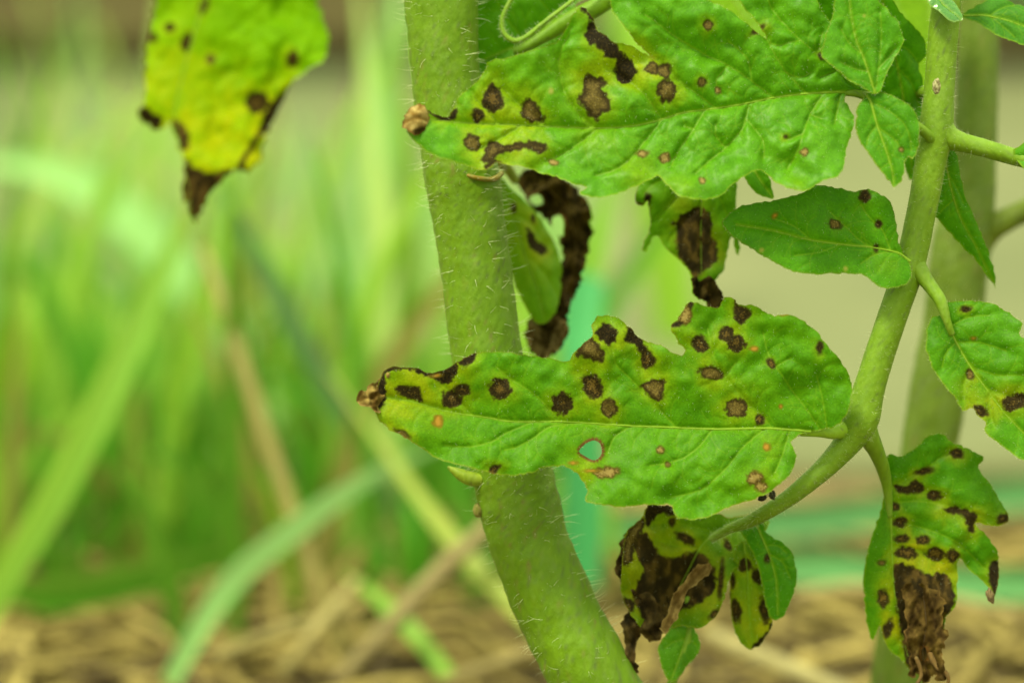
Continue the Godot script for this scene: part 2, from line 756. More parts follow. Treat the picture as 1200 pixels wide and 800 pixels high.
	for j in ny:
		for i in nx:
			var q := lo + Vector2(i, j) * step
			var at := j * nx + i
			var c := green.lerp(pale, clampf(0.48 + 0.32 * coarse.get_noise_2d(q.x * 2.2 + off, q.y * 2.2) + 0.22 * fine.get_noise_2d(q.x * 0.6, q.y * 0.6 + off), 0, 1))
			var y := 1.0 - exp(-1.15 * maxf(yel[at], 0.0) * (0.95 + 0.35 * coarse.get_noise_2d(q.x * 2.0, q.y * 2.0 + off)))
			c = c.lerp(yellow, y)
			if rough > 0.0:
				c = c.lerp(s.get("second", pale), clampf(fine.get_noise_2d(q.x * 0.45 + 40.0, q.y * 0.3 + off) * 0.9 + 0.4, 0, 1))
			img.set_pixel(i, j, c)
	var fineness: float = s.get("texel", 0.10)
	var W := mini(int(size.x / fineness), 1200)
	var H := mini(int(size.y / fineness), 1200)
	img.resize(W, H, Image.INTERPOLATE_CUBIC)
	var tx := size.x / W
	var ty := size.y / H
	var surf := Image.create(W, H, false, Image.FORMAT_RGB8)
	var base_rough: float = s.get("roughness", 0.5)
	var grain := PackedByteArray(img.get_data())
	var lay := PackedByteArray()
	lay.resize(W * H * 3)
	for j in H:
		for i in W:
			var at := (j * W + i) * 3
			var x := lo.x + i * tx
			var y := lo.y + j * ty
			var n1 := fine.get_noise_2d(x * 2.3 + off, y * 2.3)
			var g := 1.0 + 0.10 * n1
			grain[at] = mini(255, int(grain[at] * g))
			grain[at + 1] = mini(255, int(grain[at + 1] * g))
			grain[at + 2] = mini(255, int(grain[at + 2] * g))
			lay[at] = int(clampf(128.0 + 110.0 * n1, 0, 255))
			lay[at + 1] = int(clampf(255.0 * (base_rough + 0.10 * n1), 0, 255))
	img.set_data(W, H, false, Image.FORMAT_RGB8, grain)
	surf.set_data(W, H, false, Image.FORMAT_RGB8, lay)
	var vein_tone: Color = s.get("vein", Color8(112, 146, 22))
	for v in twigs:
		paint_vein(img, v, lo, tx, ty, 0.085, vein_tone, 0.32)
	for v in veins:
		paint_vein(img, v, lo, tx, ty, 0.12, vein_tone, 0.5)
	paint_vein(img, midrib, lo, tx, ty, 0.24, vein_tone, 0.6)
	for sp in spots:
		var m := 0.6
		for j in range(maxi(0, int((sp.lo.y - m - lo.y) / ty)), mini(H, int((sp.hi.y + m - lo.y) / ty) + 1)):
			for i in range(maxi(0, int((sp.lo.x - m - lo.x) / tx)), mini(W, int((sp.hi.x + m - lo.x) / tx) + 1)):
				var q := lo + Vector2(i * tx, j * ty)
				var d := spot_depth(q, sp)
				if d < 0.26:
					var a := 1.0 - smoothstep(-0.22, 0.26, d)
					img.set_pixel(i, j, img.get_pixel(i, j).lerp(spot_color(sp.kind, -d, q, sp.size, fposmod(sp.seed * 0.37, 1.0)), a))
					var r := surf.get_pixel(i, j)
					surf.set_pixel(i, j, Color(r.r, lerpf(r.g, 0.82, a), 0))
	var rim_tone: Color = s.get("rim_tone", Color8(136, 144, 30))
	var rim_share: float = s.get("rim_share", 0.45)
	paint_vein(img, ring, lo, tx, ty, 0.16, rim_tone, rim_share)
	for h in holes:
		var hr: PackedVector2Array = h.duplicate()
		hr.append(h[0])
		paint_vein(img, hr, lo, tx, ty, 0.42, Color8(96, 66, 34), 1.0)
	var m := StandardMaterial3D.new()
	m.resource_name = "leaf blade"
	m.albedo_texture = ImageTexture.create_from_image(img)
	m.roughness_texture = ImageTexture.create_from_image(surf)
	m.roughness_texture_channel = BaseMaterial3D.TEXTURE_CHANNEL_GREEN
	m.heightmap_enabled = true
	m.heightmap_texture = m.roughness_texture
	m.heightmap_scale = s.get("relief", 0.004)
	m.roughness = 1.0
	m.metallic_specular = s.get("gloss", 0.27)
	m.texture_repeat = false
	m.backlight_enabled = true
	m.backlight = Color(0.9, 1.0, 0.55) * s.get("through", 0.75)
	m.rim_enabled = true
	m.rim = s.get("fuzz", 0.03)
	m.rim_tint = 0.4
	var o := MeshInstance3D.new()
	o.name = called
	o.mesh = mesh
	o.material_override = m
	parent.add_child(o, true)
	var place := Transform3D(Basis(f.ex, f.ey, f.n), f.o)
	o.transform = whole(parent).affine_inverse() * place
	if label:
		o.set_meta("label", label)

	# the midrib stands proud of the blade
	if s.get("rib", 2.6) > 0.0:
		var path := PackedVector3Array()
		var rad := PackedFloat32Array()
		for i in midrib.size():
			var t := float(i) / (midrib.size() - 1)
			var r: float = s.get("rib", 2.6) * unit * lerpf(1.0, 0.12, pow(t, 0.6))
			var q := midrib[i]
			path.append(place * (Vector3(q.x, q.y, sample(ht, nx, ny, lo, step, q) - 0.30 * r) * 0.001))
			rad.append(r * 0.001)
		var rib := put("midrib", tube(path, rad, 8), mat("rib %s" % vein_tone.to_html(), vein_tone, 0.5, 0.3), o)
		rib.transform = place.affine_inverse()
	# short hairs on the blade and along its rim
	var n_hair: int = s.get("hairs", 0)
	if n_hair > 0:
		var list := []
		for i in n_hair:
			if i % 7 == 0:
				var e := rng.randi() % edge.size()
				var q := edge[e]
				var t := (edge[(e + 1) % edge.size()] - q).normalized()
				var out := Vector2(t.y, -t.x)
				if Geometry2D.is_point_in_polygon(q + out * 0.2, edge):
					out = -out
				var dir := f.ex * out.x + f.ey * out.y + f.n * rng.randf_range(-0.3, 0.6)
				list.append(hair_at(place * (Vector3(q.x, q.y, sample(ht, nx, ny, lo, step, q)) * 0.001), dir, rng.randf_range(0.15, 0.42) * 0.001))
			else:
				var k := rng.randi() % v3.size()
				var w := place.basis * nn[k]
				list.append(hair_at(place * v3[k], w + Vector3(rng.randf() - 0.5, rng.randf() - 0.5, 0) * 0.9, rng.randf_range(0.15, 0.5) * 0.001))
		hairs("leaf_hair", o, list, hair_fine)
	return o


func sample(ht: PackedFloat32Array, nx: int, ny: int, lo: Vector2, step: float, q: Vector2) -> float:
	var g := ((q - lo) / step).clamp(Vector2.ZERO, Vector2(nx - 1.01, ny - 1.01))
	var i := int(g.x)
	var j := int(g.y)
	var fx := g.x - i
	var fy := g.y - j
	var a := j * nx + i
	return lerpf(lerpf(ht[a], ht[a + 1], fx), lerpf(ht[a + nx], ht[a + nx + 1], fx), fy)


func add_point(v3: PackedVector3Array, nn: PackedVector3Array, uv: PackedVector2Array, q: Vector2, lo: Vector2, step: float, nx: int, ny: int, ht: PackedFloat32Array, size: Vector2) -> void:
	var e := step * 0.7
	v3.append(Vector3(q.x, q.y, sample(ht, nx, ny, lo, step, q)) * 0.001)
	var gx := sample(ht, nx, ny, lo, step, q + Vector2(e, 0)) - sample(ht, nx, ny, lo, step, q - Vector2(e, 0))
	var gy := sample(ht, nx, ny, lo, step, q + Vector2(0, e)) - sample(ht, nx, ny, lo, step, q - Vector2(0, e))
	nn.append(Vector3(-gx, -gy, 2.0 * e).normalized())
	uv.append(Vector2((q.x - lo.x) / size.x, (q.y - lo.y) / size.y))


func signed_side(q: Vector2, p: PackedVector2Array) -> float:
	# +1 above the midrib as the photograph shows it (up or right), by the nearest stretch
	var best := 1e9
	var sign := 1.0
	for i in p.size() - 1:
		var a := p[i]
		var ab := p[i + 1] - a
		var t := clampf((q - a).dot(ab) / maxf(ab.length_squared(), 1e-9), 0.0, 1.0)
		var d := q.distance_squared_to(a + ab * t)
		if d < best:
			best = d
			sign = ab.cross(q - a)
	var whole_way := p[p.size() - 1] - p[0]
	if whole_way.x < -absf(whole_way.y) * 0.6 or (whole_way.y > 0.0 and whole_way.x <= absf(whole_way.y)):
		sign = -sign
	return 1.0 if sign > 0.0 else -1.0


func near_field(a: PackedFloat32Array, nx: int, ny: int, lo: Vector2, step: float, line: PackedVector2Array, reach: float) -> void:
	for s in line.size() - 1:
		var p := line[s]
		var ab := line[s + 1] - p
		var l2 := maxf(ab.length_squared(), 1e-9)
		var bl := p.min(line[s + 1]) - Vector2(reach, reach) - lo
		var bh := p.max(line[s + 1]) + Vector2(reach, reach) - lo
		for j in range(maxi(0, int(bl.y / step)), mini(ny, int(bh.y / step) + 1)):
			for i in range(maxi(0, int(bl.x / step)), mini(nx, int(bh.x / step) + 1)):
				var q := lo + Vector2(i, j) * step - p
				var d := q.distance_to(ab * clampf(q.dot(ab) / l2, 0.0, 1.0))
				var k := j * nx + i
				if d < a[k]:
					a[k] = d


func stamp(a: PackedFloat32Array, nx: int, ny: int, lo: Vector2, step: float, c: Vector2, r: float, amount: float) -> void:
	for j in range(maxi(0, int((c.y - 2.2 * r - lo.y) / step)), mini(ny, int((c.y + 2.2 * r - lo.y) / step) + 1)):
		for i in range(maxi(0, int((c.x - 2.2 * r - lo.x) / step)), mini(nx, int((c.x + 2.2 * r - lo.x) / step) + 1)):
			var q := lo + Vector2(i, j) * step
			var d := q.distance_to(c) / r + 0.35 * coarse.get_noise_2d(q.x * 4.0, q.y * 4.0)
			a[j * nx + i] += amount * exp(-d * d)


func paint_vein(img: Image, line: PackedVector2Array, lo: Vector2, tx: float, ty: float, r: float, c: Color, amount: float) -> void:
	var W := img.get_width()
	var H := img.get_height()
	for s in line.size() - 1:
		var p := line[s]
		var ab := line[s + 1] - p
		var l2 := maxf(ab.length_squared(), 1e-9)
		var bl := p.min(line[s + 1]) - Vector2(r, r) * 1.5 - lo
		var bh := p.max(line[s + 1]) + Vector2(r, r) * 1.5 - lo
		for j in range(maxi(0, int(bl.y / ty)), mini(H, int(bh.y / ty) + 1)):
			for i in range(maxi(0, int(bl.x / tx)), mini(W, int(bh.x / tx) + 1)):
				var q := lo + Vector2(i * tx, j * ty) - p
				var t := q.dot(ab) / l2
				if t < -0.01 or t > 1.0:
					continue
				var d := q.distance_to(ab * t) / r
				if d < 1.4:
					img.set_pixel(i, j, img.get_pixel(i, j).lerp(c, amount * (1.0 - smoothstep(0.5, 1.4, d))))


# ---------------------------------------------------------------- the two tomato plants

func stem_material() -> StandardMaterial3D:
	if MAT.has("stem skin"):
		return MAT["stem skin"]
	var m := mat("stem skin", Color.WHITE, 0.55, 0.12, Color(0.8, 1.0, 0.4), true)
	var n := FastNoiseLite.new()
	n.seed = 5
	n.frequency = 0.035
	n.fractal_octaves = 4
	var t := NoiseTexture2D.new()
	t.width = 256
	t.height = 256
	t.seamless = true
	t.noise = n
	t.as_normal_map = true
	t.bump_strength = 6.0
	m.normal_enabled = true
	m.normal_texture = t
	m.normal_scale = 0.28
	m.uv1_triplanar = true
	m.uv1_scale = Vector3(120, 60, 120)
	m.rim_enabled = true
	m.rim = 0.02
	m.rim_tint = 0.5
	return m


# Mottled green skin: two greens, fine dark freckles, pale scurf in patches.
class Mottle:
	var a: Color
	var b: Color
	var freckle: float
	var scurf: float
	var streak := 0.0
	var coarse: FastNoiseLite
	var fine: FastNoiseLite
	func at(p: Vector3) -> Color:
		var q := p * 1000.0
		var c := a.lerp(b, clampf(0.5 + 0.22 * coarse.get_noise_3dv(q * 2.0) + 0.5 * fine.get_noise_3dv(q * Vector3(1.4, 0.9, 1.4)), 0, 1))
		var w := fine.get_noise_3dv(q * 1.3 + Vector3(70, 0, 0))
		c = c.lerp(Color(0.03, 0.045, 0.008), clampf((w - 0.35) * 3.0, 0, 1) * freckle)
		if streak > 0.0:
			var k := fine.get_noise_3dv(q * Vector3(0.55, 0.12, 0.55) + Vector3(0, 40, 0)) + 0.35 * fine.get_noise_3dv(q * 2.2)
			c = c.lerp(Color(0.15, 0.12, 0.035), clampf((k - 0.42) * 3.0, 0, 1) * streak)
		return c.lerp(Color(0.30, 0.34, 0.20), clampf(coarse.get_noise_3dv(q * Vector3(4.0, 1.0, 4.0) + Vector3(0, 0, 90)) * 0.8 + 1.2 * w, 0, 1) * scurf)


func skin(a: Color, b: Color, freckle: float, scurf: float) -> Mottle:
	var s := Mottle.new()
	s.a = a.srgb_to_linear()
	s.b = b.srgb_to_linear()
	s.freckle = freckle
	s.scurf = scurf
	s.coarse = coarse
	s.fine = fine
	return s


func add_stalk(called: String, parent: Node3D, rows: Array, a: Color, b: Color, sides := 28, steps := 10, rough := 0.06, label := "") -> Array:
	var st := stalk(rows, steps)
	var tone := skin(a, b, 0.6, 0.12)
	if called == "stem":
		tone.streak = 0.6
	var o := put(called, tube(st[0], st[1], sides, tone, rough), stem_material(), parent, label)
	return [o, st[0], st[1]]


func front_plant() -> void:
	var t := thing("tomato_plant", "tomato plant with the thick hairy stem left of centre and the yellowing leaf beside it", "tomato plant", Vector3(0.112, 0, -0.40))
	var rows := [[505, -420, .425, 40], [508, -200, .418, 41], [512, -60, .4145, 43], [516, 0, .414, 43.5], [521, 80, .414, 40.5], [530, 150, .414, 41], [541, 205, .414, 44.5], [548, 250, .414, 42.5], [557, 310, .414, 41.5], [568, 400, .414, 41.5], [580, 470, .414, 43], [597, 540, .414, 47], [609, 590, .414, 47.5], [622, 640, .414, 47], [656, 720, .414, 48], [695, 795, .414, 49], [760, 920, .417, 51], [860, 1120, .42, 54], [990, 1420, .425, 58]]
	var s := add_stalk("stem", t, rows, Color8(80, 113, 0), Color8(100, 134, 1), 64, 16, 0.035)
	hairs_on_tube("stem_hair", s[0], s[1], s[2], 1900, 0.5, 2.7, hair_mesh, 0.05, 0.95)
	hairs_on_tube("stem_down", s[0], s[1], s[2], 4500, 0.10, 0.30, hair_fine, 0.05, 0.95)
	# scar and swellings on the stem
	var scar := stalk([[541, 201, .4092, 1.2], [550, 206, .4086, 2.2], [562, 209, .4087, 2.8], [574, 210, .4099, 3.0], [582, 208, .4114, 3.6], [588, 203, .4134, 3.0]], 6)
	put("leaf_scar", tube(scar[0], scar[1], 12, skin(Color8(104, 112, 22), Color8(134, 104, 34), 0.3, 0.3), 0.2), stem_material(), t, "pale orange brown leaf scar across the thick stem")
	lump("stem_wart", t, 560, 598, .4125, Vector3(6, 8, 6), 0.1, Color(0.13, 0.14, 0.02), Color(0.22, 0.19, 0.06), 4, 0.2)
	add_stalk("side_bud", t, [[566, 562, .411, 7], [553, 561, .411, 8.5], [542, 557, .411, 7.5], [533, 552, .411, 5], [525, 547, .411, 1.5]], Color8(104, 128, 20), Color8(140, 160, 40), 14, 6)

	# yellowing leaf, upper left, on a stalk that leaves the stem above the frame
	add_stalk("leaf_stalk", t, [[506, -240, .418, 16], [440, -265, .424, 13], [360, -230, .430, 11], [300, -170, .452, 9], [262, -95, .462, 7]], Color8(96, 120, 20), Color8(126, 146, 40), 14, 6)
	leaf("yellowing_leaf", t, {
		"o": [268, -112, 230, -90, 200, -50, 184, -10, 177, 20, 172, 50, 169, 85, 168, 118, 161, 129, 160, 133, 168, 141, 181, 151, 190, 148, 199, 143, 203, 156, 208, 172, 216, 192, 215, 215, 212, 235, 218, 240, 222, 261, 230, 260, 236, 250, 244, 232, 262, 214, 274, 205, 281, 207, 291, 208, 299, 200, 305, 192, 308, 170, 318, 148, 330, 124, 342, 101, 358, 91, 374, 81, 382, 62, 384, 44, 378, 24, 372, 6, 366, -30, 345, -75, 310, -105],
		"d": .462, "tilt": Vector2(0.12, 0.15), "ragged": 0.3, "mid": [264, -105, 250, -40, 238, 2, 226, 42, 213, 90, 204, 135, 212, 180, 220, 225, 224, 258],
		"veins": [[226, 42, 195, 60, 172, 95], [240, 0, 210, 0, 185, 10], [238, 2, 280, 40, 320, 100, 330, 122], [250, -40, 310, 0, 360, 60, 372, 80], [213, 90, 240, 130, 270, 180, 285, 205]],
		"yellow": [[185, 90, 40, .6], [240, 110, 60, .3], [250, 170, 55, .95], [280, 130, 40, .2], [335, 110, 24, .3], [298, 195, 25, 1.0], [205, 20, 30, .2]],
		"spots": [[DARK, 198, 31, 6, 6], [DARK, 178, 40, 5, 6], [DARK, 218, 50, 6, 11, 10], [DARK, 238, 8, 5, 10, 20], [GREY, 246, 70, 5, 6], [DARK, 341, 75, 7, 9], [DARK, 300, 122, 14, 14], [BLACK, [160, 128, 170, 124, 178, 132, 189, 140, 186, 150, 178, 150, 166, 141]], [DEAD, [200, 142, 212, 146, 220, 160, 219, 176, 212, 178, 205, 165]], [DEAD, [216, 190, 226, 200, 240, 206, 254, 207, 266, 204, 272, 208, 245, 234, 236, 258, 222, 263, 210, 236]], [BLACK, [318, 122, 345, 98, 348, 102, 330, 128, 318, 152, 308, 160, 300, 165, 306, 142]], [DARK, [272, 208, 300, 162, 306, 162, 292, 185, 284, 200, 290, 208, 280, 210]]],
		"green": Color8(89, 135, 0), "pale": Color8(109, 154, 0), "yellow_tone": Color8(166, 160, 0), "through": 0.7, "fold": Vector2(0.10, -0.35), "puff": 0.1, "crease": 0.08, "net": 0.01, "wave": 1.2, "bend": 1.5, "step": 0.42, "texel": 0.16, "rib": 1.6, "seed": 5, "gloss": .12, "halo": .6,
		"bumps": [[360, 80, 40, 2.5], [290, 205, 25, 2.0], [250, 190, 40, 1.5]]}, "yellowing leaf with black spots and a dead brown tip hanging at upper left")

	# shrivelled leaf behind the stem
	add_stalk("leaf_stalk", t, [[552, 190, .418, 10], [575, 186, .424, 9], [592, 194, .430, 7], [604, 212, .433, 5]], Color8(110, 130, 40), Color8(140, 150, 60), 12, 6)
	leaf("wilted_leaf", t, {
		"o": [584, 204, 599, 220, 620, 238, 644, 258, 658, 282, 665, 310, 664, 334, 657, 358, 645, 375, 633, 380, 622, 368, 612, 346, 604, 325, 597, 296, 590, 270, 586, 240],
		"d": .4285, "tilt": Vector2(0.35, 0.0), "mid": [587, 206, 600, 250, 616, 300, 630, 340, 638, 376], "veins": [[600, 250, 625, 262, 650, 290], [616, 300, 640, 320, 656, 345], [600, 250, 596, 280, 604, 320]],
		"spots": [[DARK, [618, 268, 624, 272, 630, 282, 645, 288, 648, 296, 636, 298, 622, 292, 617, 280]], [DARK, 602, 244, 3, 6], [DARK, 627, 256, 3, 5]], "yellow": [[630, 290, 35, .5], [610, 250, 25, .4]],
		"green": Color8(85, 131, 6), "pale": Color8(106, 152, 16), "fold": Vector2(-0.5, -0.5), "wave": 1.4, "step": .4, "texel": .15, "rib": 1.6, "seed": 7}, "limp green leaf with a brown smear behind the thick stem")
	leaf("dead_leaf", t, {
		"o": [603, 210, 618, 197, 645, 200, 676, 222, 693, 246, 692, 275, 688, 300, 681, 332, 672, 344, 669, 372, 663, 400, 650, 412, 630, 419, 621, 400, 626, 372, 645, 350, 655, 325, 660, 295, 645, 262, 622, 240],
		"holes": [[648, 256, 656, 252, 663, 262, 661, 276, 655, 276, 650, 268], [622, 234, 634, 230, 636, 238, 627, 241]],
		"d": .436, "tilt": Vector2(-0.15, 0.1), "mid": [607, 208, 640, 220, 668, 250, 674, 300, 660, 350, 640, 412], "green": Color8(50, 40, 12), "pale": Color8(92, 74, 28), "second": Color8(34, 26, 8), "yellow": [[625, 215, 22, .5], [640, 395, 20, .35]], "yellow_tone": Color8(128, 116, 70), "vein": Color8(90, 72, 34), "rim_tone": Color8(60, 46, 20),
		"crumple": 2.0, "wave": 2.0, "net": .1, "roughness": .8, "gloss": .2, "step": .4, "texel": .15, "rib": 1.5, "through": 0.15, "ragged": 0.3, "fuzz": 0.0, "seed": 9}, "dead dark brown crumpled leaf behind the thick stem")
	leaf("dead_leaf_tip", t, {"o": [622, 376, 638, 368, 656, 374, 668, 384, 664, 400, 652, 416, 634, 424, 622, 410, 616, 394], "d": .4325, "tilt": Vector2(-0.1, 0.2), "mid": [640, 370, 642, 396, 634, 422], "green": Color8(104, 88, 54), "pale": Color8(132, 116, 80), "second": Color8(52, 40, 18), "vein": Color8(80, 64, 34), "rim_tone": Color8(110, 94, 60), "crumple": 1.5, "wave": .6, "net": .06, "roughness": .85, "gloss": .12, "step": .22, "texel": .08, "rib": 0.0, "through": 0.3, "ragged": 0.2, "fuzz": 0.0, "seed": 46}, "grey brown shrivelled end of the dead leaf behind the thick stem")

	# curled young leaf above, right of the stem
	add_stalk("leaf_stalk", t, [[530, -160, .417, 15], [600, -150, .418, 13], [680, -90, .418, 12], [722, -20, .418, 11.5], [705, 4, .4175, 11.5], [660, 28, .417, 10], [632, 46, .4165, 7], [604, 62, .417, 5]], Color8(84, 122, 4), Color8(104, 142, 14), 16, 8)
	var curl: MeshInstance3D = leaf("curled_leaf", t, {
		"o": [560, 28, 572, 0, 590, -22, 640, -40, 690, -36, 704, -10, 676, 4, 668, 30, 652, 58, 626, 74, 596, 84, 566, 92, 555, 66],
		"d": .4215, "tilt": Vector2(-0.1, 0.25), "mid": [690, -20, 650, 20, 616, 48, 585, 62, 563, 72], "veins": [[650, 20, 628, 0, 610, -24], [616, 48, 596, 30, 580, 4], [640, 30, 650, 46, 648, 58], [600, 56, 605, 70, 604, 80]],
		"green": Color8(65, 119, 4), "pale": Color8(87, 144, 16), "fold": Vector2(0.9, 0.3), "wave": 1.6, "puff": .5, "step": .33, "texel": .13, "rib": 1.5, "seed": 11, "hairs": 500}, "curled young leaf at the top edge beside the thick stem")
	var lip := stalk([[650, -40, .414, 2.5], [610, -14, .4135, 2.8], [592, 12, .4135, 2.8], [588, 30, .4135, 3], [593, 42, .4135, 3.2], [604, 48, .4135, 3.2], [617, 43, .4135, 3], [633, 30, .4135, 2.8], [655, 13, .4135, 2.6], [676, -3, .414, 2.4], [700, -20, .415, 2]], 8)
	var rolled := put("rolled_margin", tube(lip[0], lip[1], 12, skin(Color8(92, 132, 10), Color8(118, 150, 30), 0.1, 0.3), 0.12), stem_material(), curl)
	hairs_on_tube("leaf_hair", rolled, lip[0], lip[1], 700, 0.2, 0.8, hair_fine)


